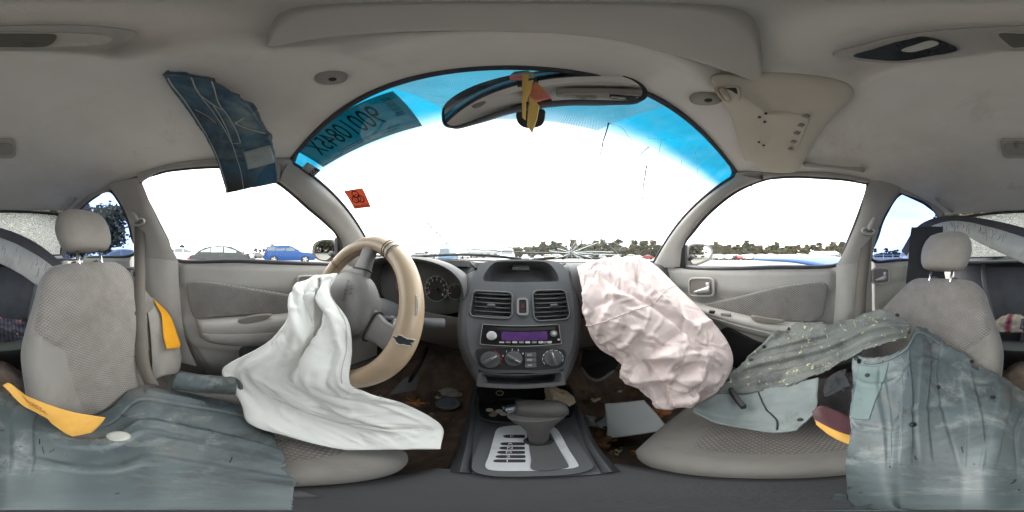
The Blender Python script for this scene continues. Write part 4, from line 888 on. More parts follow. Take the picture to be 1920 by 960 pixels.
# ================================================================== FRONT SEATS
def seat(label, xc, B, T, hr, cush_x, cz_off=0., recl=0.):
    o = thing('car_seat', label, 'seat', (xc, -.2, -.84))
    B, T = np.array(B), np.array(T); up = (T-B); H = np.linalg.norm(up); up /= H; rt = np.array((1., 0, 0)); fw = np.cross(up, rt); fw /= np.linalg.norm(fw)
    if fw[1] < 0: fw = -fw
    nt, ns = 64, 72; P = np.zeros((nt, ns, 3)); UV = np.zeros((nt, ns, 2)); MI = np.zeros((nt, ns))
    for i in range(nt):
        t = i/(nt-1)
        cap = math.sqrt(max(0, 1-((t-.86)/.14)**2)) if t > .86 else 1
        hw = (.272 + .012*math.sin(math.pi*t) - .080*sstep(.45, 1.0, t))*(.55+.45*cap) if t > .86 else (.272+.012*math.sin(math.pi*t)-.080*sstep(.45, 1.0, t))
        hd = .068*(.15+.85*cap) if t > .86 else .068
        for j in range(ns):
            q = j/ns*2*math.pi; c, s = math.cos(q), math.sin(q); e = 2/3.2
            a = math.copysign(abs(c)**e, c); b = math.copysign(abs(s)**e, s)
            f = b*hd + .012*math.sin(math.pi*t)*max(0, b)
            if b > 0: f += .040*sstep(.55, .95, abs(a))*sstep(.95, .6, t)*sstep(0, .2, t) - .018*(1-sstep(.0, .55, abs(a)))*sstep(0, .3, t)*(1-sstep(.8, 1, t))
            seam_a = .58+.06*t+.34*sstep(.50, .66, t); seam_t = .63-.07*(a/.7)**2 if abs(a) < .72 else 2; MI[i, j] = (seam_a-abs(a)) if b > .2 else -.3
            if b > .3:
                if t < .72: f -= .010*math.exp(-((abs(a)-seam_a)/.025)**2)
                f -= .006*math.exp(-((t-seam_t)/.008)**2)
            P[i, j] = B+up*H*t*1.03+rt*hw*a+fw*f; UV[i, j] = (a*hw, t*H)
    V, F = grid(P, cv=True)
    F.append(tuple((nt-1)*ns+j for j in range(ns))); F.append(tuple(range(ns))[::-1])
    part('backrest', V, F, M['cloth'], o, uv=UV.reshape(-1, 2), attr=MI)
    # cushion
    nu, nv = 44, 50; y0, y1 = B[1]-.06, .185; P = np.zeros((nu, nv, 3)); UV = np.zeros((nu, nv, 2)); MI = np.zeros((nu, nv))
    for i in range(nu):
        t = i/(nu-1); y = y0+(y1-y0)*t; fr = math.sqrt(max(0, 1-((t-.80)/.20)**2)) if t > .80 else 1
        hw = .245*(.72+.28*fr); zt = B[2]+.02+.085*t - .0; ht = .075*(.25+.75*fr)
        for j in range(nv):
            q = j/nv*2*math.pi; c, s = math.cos(q), math.sin(q); e = 2/3.6; a = math.copysign(abs(c)**e, c); b = math.copysign(abs(s)**e, s)
            z = zt-.075+b*ht
            if b > 0: z += .026*sstep(.55, .95, abs(a))*sstep(1, .75, t) - .008*(1-sstep(0, .6, abs(a))) - .007*math.exp(-((abs(a)-.68)/.025)**2)
            P[i, j] = (cush_x+hw*a, y+.03*(1-abs(a)**2)*sstep(.6, 1, t), z+cz_off); UV[i, j] = (a*hw, y); MI[i, j] = min(.68-abs(a), (.86-t)*2) if b > .2 else -.3
    V, F = grid(P, cv=True)
    F.append(tuple((nu-1)*nv+j for j in range(nv))); F.append(tuple(range(nv))[::-1])
    part('cushion', V, F, M['cloth'], o, uv=UV.reshape(-1, 2), attr=MI)
    # head rest
    c0 = np.array(hr); S = []
    for f, w_, d_ in ((-1, .070, .022), (-.93, .096, .036), (-.7, .112, .046), (-.3, .122, .052), (.1, .124, .054), (.5, .117, .05), (.8, .100, .043), (.95, .075, .03), (1, .045, .012)):
        S.append([c0+rt*w_*a+fw*d_*b+up*f*.092 for a, b in superell(1, 1, 2.7, 32)])
    V, F = loft(np.array(S)); h = part('head_rest', V, F, M['cloth_flat'], o)
    for s in (-1, 1):
        p = c0-up*.085+rt*s*.052; V, F = tube([p, p-up*.09], .0055, 12); part('head_rest_post', V, F, M['chrome'], h)
        V, F = tube([T+rt*s*.052+up*.012*1.03, T+rt*s*.052+up*.026], [.014, .011], 12); part('post_guide', V, F, M['dark_grey'], h)
    V, F = box((cush_x, -.1, -.76), (.36, .44, .13)); part('seat_base', V, F, M['black'], o, bevel=.02)
    return o, up, fw, rt
ds, dup_, dfw, drt = seat('grey driver seat with torn side bolster and woven cloth backrest', -.335, (-.335, -.355, -.62), (-.335, -.575, -.055), (-.338, -.592, .098), -.322)
ps, pup, pfw, prt = seat('grey passenger seat buried under plastic wheel arch liners', .36, (.365, -.42, -.63), (.355, -.655, -.115), (.348, -.668, .030), .384)
# torn side bolster with the orange bag lining
def pxsheet(rows, nu, nv): return bicubic(np.array([[ar(*p) for p in r] for r in rows]), nu, nv)
P = pxsheet([[(272, 560, .74), (290, 560, .76), (305, 585, .78)], [(280, 610, .70), (308, 605, .71), (335, 650, .74)], [(284, 660, .70), (315, 660, .70), (338, 685, .74)], [(286, 715, .72), (305, 705, .71), (330, 700, .74)]], 30, 26)
P = crumple(P, 1.04, 60, .02, 5, .2); V, F, _ = sheet(P[:, ::-1], .004); tb = part('torn_bolster', V, F, M['vinyl'], ds, label='torn grey outer bolster of the driver seat')
P = pxsheet([[(287, 562, .735), (292, 565, .735)], [(302, 590, .70), (318, 592, .715)], [(306, 630, .675), (336, 640, .70)], [(312, 655, .675), (337, 652, .70)]], 20, 10)
P = crumple(P, 1.03, 40, .02, 8, .2); V, F, _ = sheet(P[:, ::-1], .003); part('bolster_lining', V, F, M['orange_bag'], ds, label='orange lining showing through the tear')
# ================================================================== SEAT BELTS
M['belt'] = mat('belt', (.15, .135, .118), .8, .25, .06, 20, .3, 900)
def ribbon(pts, w, dirw, th=.0015):
    pts = cr(pts, 40); dw = np.array(dirw, dtype=float); dw /= np.linalg.norm(dw); P = np.array([[p-dw*w/2, p, p+dw*w/2] for p in pts]); V, F, _ = sheet(P, th); return V, F
for s, top, ring_, pts, lab in ((-1, (246, 395), (260, 415), [(261, 420, .74), (262, 500, .70), (262, 600, .66), (268, 680, .66), (285, 722, .68)], 'grey driver seat belt hanging from the pillar over the driver seat'), (1, (1640, 408), (1628, 432), [(1627, 438, .74), (1620, 500, .72), (1614, 560, .72), (1610, 640, .74)], 'grey seat belt hanging from the pillar beside the passenger seat')):
    t = thing('seat_belt', lab, 'seat belt', side(*ring_, s, .03))
    P3 = [ar(*p) for p in pts]; V, F = ribbon(P3, .046, (s*.35, .9, 0)); part('webbing', V, F, M['belt'], t)
    a, b = side(*top, s, .035), side(*ring_, s, .045); V, F = tube(cr([a, (a+b)/2, b], 8), [.008, .01, .012, .012, .012, .012, .011, .01], 10); part('anchor', V, F, M['trim'], t)
    V, F = tube([b+np.array((0, .030*math.cos(q), .014*math.sin(q)-.004)) for q in np.linspace(0, 2*math.pi, 20, endpoint=False)], .006, 8, closed=True); part('guide_loop', V, F, M['trim'], t)
# ================================================================== CEILING FITTINGS
def roofp(px, py, off=.0):
    """pixel -> point on the headliner"""
    d = D(px, py); t = .05
    for k in range(600):
        p = d*t
        if p[2] >= roof_z(p[0], p[1])+recess(p[0], p[1])-off: break
        t += .002
    return d*t
# map lamp unit
def roof_poly(name, pxs, mt, parent, t=.006, off=.004, n=40, closed=True, bevel=.001):
    Q = cr([roofp(*p, off) for p in pxs], n, closed); z = np.array((0, 0, t)); V, F = loft(np.array([Q, Q+z])); return part(name, V, F, mt, parent, bevel=bevel, auto=40)
ml = thing('map_lamp', 'overhead map lamp unit with one dark open lens and one frosted lens', 'lamp', (XC, -.08, .37))
zl = .392
def zpoly(name, pts, z, t, mt, parent, n=48, bevel=.002, smooth_=True):
    o = [tuple(p) for p in (cr(pts, n, True) if smooth_ else pts)]; V, F = plate(o, [], (0, 0, z), (1, 0, 0), (0, -1, 0), (0, 0, -1), t); 
    o = [(a, -b) for a, b in o]; V, F = plate(o, [], (0, 0, z), (1, 0, 0), (0, -1, 0), (0, 0, -1), t); return part(name, V, F, mt, parent, bevel=bevel, auto=40)
zl = .382
Z = lambda px, py: tuple(az(px, py, zl)[:2])
zpoly('housing', [Z(1560, 105), Z(1620, 85), Z(1700, 66), Z(1800, 55), Z(1920, 50), Z(100, 48), Z(200, 52), Z(258, 66), Z(200, 90), Z(100, 95), Z(0, 96), Z(1860, 95), Z(1790, 108), Z(1700, 118), Z(1630, 116)], zl, .02, M['trim'], ml)
zl2 = .378
Z = lambda px, py: tuple(az(px, py, zl2)[:2])
zpoly('open_lens', [Z(1600, 105), Z(1640, 92), Z(1700, 75), Z(1740, 70), Z(1795, 94), Z(1740, 106), Z(1690, 114), Z(1640, 112)], zl2, .004, M['gloss_black'], ml)
zpoly('lens_reflection', [Z(1690, 94), Z(1715, 84), Z(1745, 76), Z(1760, 82), Z(1740, 90), Z(1710, 97)], zl2-.003, .003, M['lens'], ml)  # pale plate puts the white reflection onto the black lens
zpoly('frosted_lens', [Z(1858, 62), Z(1920, 60), Z(90, 61), Z(205, 68), Z(190, 84), Z(90, 89), Z(0, 90), Z(1890, 89)], zl2, .004, M['lens'], ml)
zpoly('dark_lens', [Z(1872, 64), Z(1920, 63), Z(60, 63), Z(106, 66), Z(85, 87), Z(0, 88), Z(1896, 87)], zl2-.002, .003, mat('dark_lens', (.10, .10, .085), .3, .5, .1, 30), ml, bevel=0)  # darker patch over part of the frosted lens
# rear dome lamp
dm = thing('dome_lamp', 'small rectangular dome lamp on the headliner above the rear seat', 'lamp', roofp(1905, 280, 0))
roof_poly('bezel', [(1876, 264), (1895, 262), (1920, 262), (1940, 262), (1947, 266), (1950, 280), (1948, 294), (1935, 297), (1905, 297), (1884, 296), (1878, 285)], M['trim'], dm, t=.008, off=.010)
roof_poly('lens', [(1884, 272), (1915, 269), (1941, 272), (1942, 290), (1915, 292), (1888, 290)], M['vinyl'], dm, t=.004, off=.0135)
V, F = box(roofp(1905, 271, .016), (.012, .03, .006)); part('switch', V, F, M['trim_dark'], dm, bevel=.001)
# visor clips
for px, py, lab in ((620, 146, 'oval sun visor clip on the headliner above the driver side of the windshield'), (1325, 185, 'oval sun visor clip beside the passenger sun visor')):
    t = thing('visor_clip', lab, 'clip', roofp(px, py, 0)); c = roofp(px, py, .004); d1 = roofp(px+22, py, .004)-c; d2 = roofp(px, py+10, .004)-c
    S = [[c+d1*a*k_*1.5+d2*b*k_*1.3+(0, 0, h) for a, b in superell(1, 1, 2.2, 28)] for k_, h in ((1.0, .008), (.95, -.001), (.75, -.006), (.4, -.0075), (.05, -.008))]
    V, F = loft(np.array(S)); part('clip_body', V, F, M['vinyl'], t)
    S = [[c+d1*.15+d1*a*k_+d2*b*k_+(0, 0, h) for a, b in superell(1, 1, 2, 20)] for k_, h in ((.36, -.0078), (.30, -.0084), (.03, -.0085))]; V, F = loft(np.array(S)); part('screw_recess', V, F, M['black'], t)
# passenger sun visor, folded to the roof
M['visor'] = mat('visor', (.50, .46, .39), .85, .2, .06, 8, .2, 700)
sv = thing('sun_visor', 'beige passenger sun visor folded against the headliner', 'sun visor', roofp(1450, 230, 0))
vo = [(1333, 152), (1345, 142), (1400, 138), (1480, 140), (1560, 150), (1595, 165), (1600, 180), (1590, 193), (1555, 225), (1530, 260), (1510, 295), (1495, 318), (1470, 322), (1430, 318), (1410, 300), (1395, 296), (1385, 265), (1375, 230), (1365, 205), (1345, 175)]
O = cr([roofp(*p, .012) for p in vo], 90, True); c = O.mean(0); dn = np.array((.0, 0, -1.))
S = [O+(0, 0, .014), O, c+(O-c)*.985+dn*.008, c+(O-c)*.95+dn*.012, c+(O-c)*.8+dn*.013, c+(O-c)*.55+dn*.012, c+(O-c)*.3+dn*.012, c+(O-c)*.05+dn*.012]
V, F = loft(np.array(S)); part('visor_panel', V, F, M['visor'], sv)
mirr = [(1422, 218), (1450, 212), (1490, 212), (1518, 220), (1510, 245), (1497, 275), (1482, 287), (1440, 287), (1424, 280), (1420, 250)]
O = cr([roofp(*p, .026) for p in mirr], 60, True); c = O.mean(0); S = [O+(0, 0, .004), O-(0, 0, .001), c+(O-c)*.94-(0, 0, .003), c+(O-c)*.85-(0, 0, .001), c+(O-c)*.1-(0, 0, .001)]
V, F = loft(np.array(S)); part('mirror_cover', V, F, M['visor'], sv)
for px, py in ((1512, 218), (1502, 235), (1494, 250), (1488, 266), (1482, 279)):
    c = roofp(px, py, .030); V, F = box(c, (.010, .012, .004), .4); part('cover_clip', V, F, M['trim_dark'], sv, bevel=.001)
for px, py in ((1424, 219), (1423, 266), (1436, 212), (1434, 228), (1432, 272)):
    c = roofp(px, py, .029); V, F = tube([c, c-(0, 0, .003)], .003, 8); part('mount_pin', V, F, M['black'], sv)
fr = cr([roofp(*p, .026) for p in ((1342, 166), (1362, 163), (1382, 163), (1386, 176), (1383, 188), (1360, 189))], 30, True); c = fr.mean(0)
V, F = tube(fr, .003, 6, closed=True); part('pivot_frame', V, F, M['tan'], sv); part('pivot_window', fr-(0, 0, .0005), [tuple(range(30))], M['black'], sv, smooth=False)
V, F = tube([roofp(1352, 165, .030), roofp(1366, 188, .030)], .005, 10); part('pivot_pin', V, F, M['tan'], sv)
# driver visor: hanging down in a dark blue stitched cover
dv = thing('sun_visor', 'driver sun visor hanging down in a dark blue stitched cover with pockets', 'sun visor', roofp(400, 160, 0))
VG = [[(303, 141, .405), (345, 144, .40), (395, 152, .395), (430, 166, .395)], [(318, 165, .42), (360, 170, .41), (405, 190, .405), (444, 188, .385)], [(350, 205, .435), (392, 215, .425), (430, 222, .415), (472, 213, .392)], [(385, 255, .48), (420, 262, .465), (455, 262, .45), (500, 250, .43)], [(408, 305, .50), (440, 310, .485), (470, 308, .47), (518, 295, .47)], [(424, 362, .52), (448, 358, .505), (475, 352, .49), (521, 343, .49)]]
P = pxsheet(VG, 50, 34); P = displace(P, .006, 14, 9., 4); P = crumple(P, 1.015, 40, .03, 4, .25, .002, 30)
N = gnormals(P); sg = -1 if np.dot(N[25, 17], P[25, 17]) > 0 else 1
V, F, _ = sheet(P, .022*sg); part('visor_cover', V, F, M['visor_cover'], dv)
def vline(uvs, nm='cover_stitch', r=.0011):
    pts = []
    for (a, b), (a2, b2) in zip(uvs, uvs[1:]):
        for f in np.linspace(0, 1, 10): u = (a+(a2-a)*f)*49; v = (b+(b2-b)*f)*33; i, j = min(48, int(u)), min(32, int(v)); pts.append(P[i, j]*(1-(u-i))+P[i+1, j]*(u-i) + (P[i, j+1]-P[i, j])*(v-j) + N[i, j]*sg*.0015)
    V, F = tube(pts, r, 5); part(nm, V, F, M['thread'], dv)
vline([(.0, .42), (.22, .42), (.30, .66)]); vline([(.0, .68), (.22, .70), (.45, .66), (.62, .62)]); vline([(.22, .42), (.45, .45), (.62, .46), (.62, .62)], r=.0009); vline([(.28, .55), (.5, .50), (.75, .44), (.99, .45)]); vline([(.05, .06), (.3, .08), (.6, .06), (1, .04)], r=.0014); vline([(.42, .88), (.45, .70), (.60, .98)], r=.0016)
vline([(.38, .15), (.42, .3), (.46, .36)], r=.0007)
# clear label pocket on the cover
iu, iv = slice(34, 42), slice(20, 33); V, F, _ = sheet(P[iu, iv]+N[iu, iv]*sg*.002, .0008); part('pale_band', V, F, mat('pale_band', (.26, .30, .30), .4, .4, .25, 20), dv)
# grab handles
def grab(pxs, lab, r=.008, off=.018):
    pts = cr([roofp(*p, off) for p in pxs], 16); t = thing('grab_handle', lab, 'grab handle', pts[0])
    V, F = tube(pts, [r*1.25]*3+[r]*10+[r*1.25]*3, 10); part('grip', V, F, M['trim'], t)
    for p, q in ((pts[0], roofp(*pxs[0], -.004)), (pts[-1], roofp(*pxs[-1], -.004))): V, F = tube([p, q], [r*1.3, r*1.5], 10); part('end_cap', V, F, M['trim'], t)
grab([(1512, 308), (1545, 312), (1580, 316), (1616, 319)], 'beige grab handle over the front passenger window')
grab([(1757, 374), (1768, 384), (1785, 397)], 'beige grab handle behind the passenger side rear window')
grab([(142, 373), (132, 384), (118, 396)], 'beige grab handle behind the driver side rear window')
# ================================================================== REAR VIEW MIRROR
mc = np.array((.018, .204, .273)); mn = np.array((-.34, -.87, -.33)); mn /= np.linalg.norm(mn)
rm = thing('rear_view_mirror', 'wide curved rear view mirror with dark rim on the windshield', 'mirror', mc)
mo = [(828, 220), (833, 197), (868, 171), (930, 148), (1010, 134), (1090, 132), (1170, 142), (1205, 158), (1215, 177), (1200, 190), (1150, 191), (1080, 189), (1010, 195), (940, 209), (885, 229), (850, 240), (833, 236)]
O = cr([apl(*p, mc, mn) for p in mo], 80, True); c = O.mean(0)
back = -mn*.032
S = [c+(O-c)*.93, c+(O-c)*.965+mn*.003, O, c+(O-c)*.99+back*.4, c+(O-c)*.85+back*.85, c+(O-c)*.4+back*1.05]
V, F = loft(np.array(S)); part('mirror_housing', V, F, M['rubber'], rm, auto=60)
G = c+(O-c)*.945+mn*.0012; part('mirror_glass', G, [tuple(range(80))], M['mirror'], rm, smooth=False)
foot = WS(*ws_uv(996, 216), .002); V, F = tube([c+back, (c+back)*.5+foot*.5+(0, 0, -.006), foot], [.012, .009, .014], 12); part('mirror_arm', V, F, M['black'], rm)
Q = [WS(*ws_uv(*p), .003) for p in ((972, 205), (1016, 203), (1021, 214), (1016, 230), (1000, 236), (982, 235), (970, 224))]; Q = cr(Q, 30, True); V, F = loft(np.array([Q, Q+np.array((0, -.006, -.013))])); part('mirror_foot', V, F, M['black'], rm, bevel=.002, auto=40)
# air freshener cards hung round the mirror
af = thing('air_freshener', 'yellow and pink cardboard air freshener cards looped over the mirror', 'air freshener', apl(990, 190, mc, mn)+mn*.01)
def card(pxs, r, mt, th=.0015, name='card'):
    Q = np.array([apl(px, py, mc+mn*o_, mn) for px, py, o_ in pxs]); nn = np.cross(Q[1]-Q[0], Q[2]-Q[0]); nn /= np.linalg.norm(nn); V, F = loft(np.array([Q, Q+nn*th])); part(name, V, F, mt, af, smooth=False)
card([(955, 142, .012), (965, 134, .012), (990, 132, .012), (1000, 137, .012), (1002, 145, .012), (985, 148, .012), (960, 150, .012)], 0, M['tan'], name='loop')
card([(955, 144, .014), (978, 142, .014), (978, 150, .014), (957, 151, .014)], 0, M['card_pink'])
card([(979, 140, .012), (992, 140, .012), (986, 180, .014), (985, 225, .016), (979, 220, .016)], 0, M['card_yellow'], name='strap')
card([(988, 152, .02), (1000, 150, .02), (994, 175, .022), (986, 190, .022), (983, 186, .022)], 0, M['card_yellow'])
card([(1004, 152, .006), (1034, 184, .006), (1004, 192, .006), (990, 190, .010), (996, 168, .010)], 0, M['card_pink'])
card([(993, 180, .022), (1011, 198, .022), (1006, 224, .022), (997, 249, .022), (988, 235, .022)], 0, M['card_yellow'], .003)
# ================================================================== STICKERS ON THE GLASS
def ws_quad(px4): return [ws_uv(*p) for p in px4]
def bil(q, s, t): q = np.array(q); return (q[0]*(1-s)+q[1]*s)*(1-t)+(q[3]*(1-s)+q[2]*s)*t
def ws_patch(q, off, n=16, m=8): return np.array([[WS(*bil(q, s, t), off) for t in np.linspace(0, 1, m)] for s in np.linspace(0, 1, n)])
def ws_text(s_, q, cx_, cy_, h, off, sq=1.0, rot=0):
    """glyphs mapped on the quad; s runs left to right as seen from the cabin, so the writing reads mirrored"""
    V, F = text(s_, 1.0); V[:, 0] *= sq; ca, sa = math.cos(rot), math.sin(rot)
    out = [WS(*bil(q, cx_-(v[0]*ca-v[1]*sa)*h[0], cy_-(v[0]*sa+v[1]*ca)*h[1]), off) for v in V]; return np.array(out), F
M['placard'] = mat('placard', (.75, .75, .72), .7, .25, .05, 12); thin_cloth(M['placard'], .55, (.6, .6, .58))
q = ws_quad([(551, 284), (733, 172), (790, 238), (604, 316)])
pl = thing('windshield_placard', 'white paper placard with large mirrored lot number on the windshield', 'placard', WS(*bil(q, .5, .5), .003))
V, F, _ = sheet(ws_patch(q, -.0075, 24, 10), .0006); part('placard_sheet', V, F, M['placard'], pl)
V, F = ws_text('90010845X', q, .475, .42, (.162, .78), -.006, .93); part('lot_number', V, F, M['ink'], pl, smooth=False)
L = []; rg = random.Random(4)                 # fine print too small to read: rows of short strokes
for y, x0, x1 in ((.80, .28, .66), (.86, .30, .60), (.80, .68, .86), (.87, .70, .84), (.90, .20, .30), (.94, .04, .09)):
    x = x0
    while x < x1:
        w_ = rg.uniform(.004, .012); L.append((np.array([WS(*bil(q, s_, t_), -.006) for s_, t_ in ((x, y), (x+w_, y), (x+w_, y+.028), (x, y+.028))]), [(0, 1, 2, 3)])); x += w_+rg.uniform(.003, .009)
V, F = join(*L); part('fine_print', V, F, M['dark_grey'], pl, smooth=False, kind='stuff')
L = []
for i in range(26):
    y = .10+i*.02; wv = random.choice((.006, .010, .014)); L.append((np.array([WS(*bil(q, s, t), -.006) for s, t in ((.90, y), (.955, y), (.955, y+wv), (.90, y+wv))]), [(0, 1, 2, 3)]))
V, F = join(*L); part('bar_code', V, F, M['ink'], pl, smooth=False, kind='stuff')
q2 = ws_quad([(571, 305), (586, 310), (601, 322), (588, 330)])
q2 = ws_quad([(565, 316), (577, 303), (602, 318), (589, 330)])
V, F, _ = sheet(ws_patch(q2, .003, 5, 4), .0006); st2 = thing('small_sticker', 'small grey permit sticker below the paper placard corner', 'sticker', WS(*bil(q2, .5, .5), .003)); part('sticker_sheet', V, F, mat('small_sticker', (.36, .40, .42), .6, .3), st2)
V, F, _ = sheet(np.array([[WS(*bil(q2, s, t), .0045) for t in (.62, .95)] for s in (.05, .95)]), .0004); part('sticker_band', V, F, M['ink'], st2)
L = []
for cx_ in (.33, .66):
    pts = [WS(*bil(q2, cx_+.13*math.cos(a_), .78+.10*math.sin(a_)), .0054) for a_ in np.linspace(.4, 5.6, 16)]; L.append(tube(pts, .0010, 4))
V, F = join(*L); part('sticker_print', V, F, M['white_print'], st2)
q3 = ws_quad([(645, 357), (680, 351), (696, 387), (665, 391)])
M['bio'] = mat('bio', (.80, .20, .10), .5, .3, .10, 40, dirt=(.80, .30, .10), dirt_s=30, dirt_t=(.45, .65)); thin_cloth(M['bio'], .22, (.80, .22, .14))
bio = thing('biohazard_sticker', 'orange red biohazard sticker on the driver side of the windshield', 'sticker', WS(*bil(q3, .5, .5), .003))
V, F, _ = sheet(ws_patch(q3, .003, 6, 5), .0006); part('sticker_sheet', V, F, M['bio'], bio)
L = []
def arc(cx_, cy_, r, a0, a1, w_):
    V = []
    for a in np.linspace(a0, a1, 26):
        for rr in (r-w_/2, r+w_/2): V.append(WS(*bil(q3, cx_+rr*math.cos(a), cy_+rr*math.sin(a)*1.02), .0045))
    return np.array(V), [(2*i, 2*i+1, 2*i+3, 2*i+2) for i in range(25)]
for k in range(3):
    a = R_(-90+120*k); cx_, cy_ = .5+.175*math.cos(a), .42+.175*math.sin(a); L.append(arc(cx_, cy_, .165, a+R_(190), a+R_(530), .05))
L.append(arc(.5, .44, .17, R_(20), R_(160), .035)); L.append(arc(.5, .44, .17, R_(140), R_(280), .035)); L.append(arc(.5, .44, .17, R_(260), R_(400), .035)); L.append(arc(.5, .44, .035, 0, R_(360), .04))
V, F = join(*L); part('hazard_symbol', V, F, M['ink'], bio, smooth=False)
V, F = ws_text('BIOHAZARD', q3, .5, .86, (.155, .15), .0045, .95); part('hazard_word', V, F, M['ink'], bio, smooth=False)
# ================================================================== AIRBAGS
def pillow(P, th, seed, stretch=1.05, iters=110, bend=.16, amp=.004, freq=18, mt=None, fold=None):
    n, m = P.shape[:2]; N = gnormals(P); c = P.mean((0, 1))
    if np.dot(N.mean((0, 1)), -c) < 0: N = -N
    uu = np.linspace(0, 1, n)[:, None]; vv = np.linspace(0, 1, m)[None, :]; b = (4*uu*(1-uu)*4*vv*(1-vv))**.45
    A = P+N*(b*th*.5)[..., None]; Bk = P-N*(b*th*.5)[..., None]
    A = (A+N*fold(uu, vv)[..., None] if fold else A)
    for c_ in mt: A = creases(A, *c_)
    A = displace(A, .0012, 26, seed, 3)
    V1, F1 = grid(A); V2, F2 = grid(Bk); k = n*m
    F = list(F1)+[tuple(i+k for i in f)[::-1] for f in F2]
    b_ = [(0, j) for j in range(m)]+[(i, m-1) for i in range(1, n)]+[(n-1, j) for j in range(m-2, -1, -1)]+[(i, 0) for i in range(n-2, 0, -1)]; idx = [i*m+j for i, j in b_]
    for a, c_ in zip(idx, idx[1:]+idx[:1]): F.append((a, a+k, c_+k, c_))
    return np.concatenate([V1, V2]), F, A
def rows2(rows, ncol=5, bow=.0):
    out = []
    for (l, r) in rows:
        out.append([tuple(l[k]+(r[k]-l[k])*f for k in range(3)) for f in np.linspace(0, 1, ncol)])
    return out
wb = rows2([((590, 516, .47), (634, 512, .395)), ((554, 548, .46), (619, 550, .39)), ((541, 600, .45), (652, 600, .365)), ((505, 640, .50), (660, 655, .365)), ((418, 692, .62), (656, 715, .375)), ((450, 752, .60), (692, 739, .42)), ((466, 793, .57), (765, 760, .48)), ((545, 820, .54), (826, 796, .53)), ((650, 844, .53), (826, 842, .515))])
for r in wb[1:5]:
    r[1] = (r[1][0], r[1][1], r[1][2]-.025); r[2] = (r[2][0], r[2][1], r[2][2]+.012); r[3] = (r[3][0], r[3][1], r[3][2]-.022)
P = pxsheet(wb, 170, 100); V, F, A = pillow(P, .035, 11, mt=[(14, (.03, .07), (.20, .45), .018, 3, (.1, .25), .08, 2, True), (48, (.008, .026), (.08, .30), .012, 5, (.15, .45), .05, 0), (60, (.006, .014), (.03, .12), .006, 9, None, .05, 0)], fold=lambda u, v: .006*np.sin(v*15+3*u+2.2*np.sin(u*5))*np.clip(u*4, 0, 1)*np.clip((1-u)*3, 0, 1)*np.clip(v*5, 0, 1)*np.clip((1-v)*5, 0, 1))
ab = thing('driver_airbag', 'deployed white driver airbag hanging from the steering wheel onto the seat', 'airbag', V.min(0)); part('bag', V, F, M['bag_white'], ab)
def on_grid(A, uvs, off=.0015, n=12):
    N = gnormals(A); c = A.mean((0, 1)); sg = 1 if np.dot(N.mean((0, 1)), -c) > 0 else -1; pts = []; nu, nv = A.shape[:2]
    for (a, b), (a2, b2) in zip(uvs, uvs[1:]):
        for f in np.linspace(0, 1, n): u = (a+(a2-a)*f)*(nu-1); v = (b+(b2-b)*f)*(nv-1); i, j = min(nu-2, int(u)), min(nv-2, int(v)); pts.append(A[i, j]*(1-(u-i))+A[i+1, j]*(u-i)+(A[i, j+1]-A[i, j])*(v-j)+N[i, j]*sg*off)
    return np.array(pts)
for uvs in ([(.62, .25), (.70, .35), (.78, .5), (.84, .68), (.88, .8)], [(.80, .62), (.84, .75), (.90, .93)], [(.02, .95), (.3, .93), (.5, .96)]):
    V, F = tube(on_grid(A, uvs, .0008), .0009, 5); part('bag_seam', V, F, mat('seam_grey', (.55, .54, .5), .8, .2) if 'seam_grey' not in bpy.data.materials else bpy.data.materials['seam_grey'], ab)
pb = [[(1082, 500, .50), (1120, 488, .53), (1165, 484, .57), (1205, 484, .63), (1232, 500, .70)], [(1092, 545, .45), (1125, 540, .44), (1170, 535, .46), (1220, 532, .53), (1270, 538, .64)], [(1099, 600, .45), (1140, 595, .42), (1200, 590, .43), (1260, 588, .49), (1320, 588, .60)], [(1118, 645, .48), (1170, 640, .44), (1230, 638, .44), (1295, 637, .49), (1360, 636, .58)], [(1165, 680, .50), (1210, 680, .46), (1265, 680, .46), (1320, 680, .50), (1373, 678, .57)], [(1206, 732, .52), (1240, 728, .49), (1275, 725, .49), (1312, 722, .51), (1350, 728, .55)], [(1236, 762, .53), (1252, 768, .52), (1272, 764, .52), (1292, 760, .53), (1308, 757, .54)]]
P = pxsheet(pb, 190, 160); V, F, A = pillow(P, .05, 21, mt=[(8, (.05, .09), (.15, .35), .013, 4, (.8, .6), .08, 2, True), (76, (.012, .036), (.08, .26), .016, 6, None, .06, 0), (120, (.006, .014), (.03, .12), .0065, 8, None, .05, 0)])
pa = thing('passenger_airbag', 'deployed pale pink passenger airbag hanging crumpled from the dashboard', 'airbag', V.min(0)); part('bag', V, F, M['bag_pink'], pa)
for uvs in ([(.36, .0), (.34, .3), (.30, .6), (.22, .8), (.16, 1)], [(.04, .55), (.2, .62), (.3, .6)]):
    V, F = tube(on_grid(A, uvs), .0012, 5); part('bag_seam', V, F, M['bag_pink'], pa)
# ================================================================== PLASTIC LINERS
def zsheet(rows, nu, nv): return bicubic(np.array([[ah(*p) for p in r] for r in rows]), nu, nv)
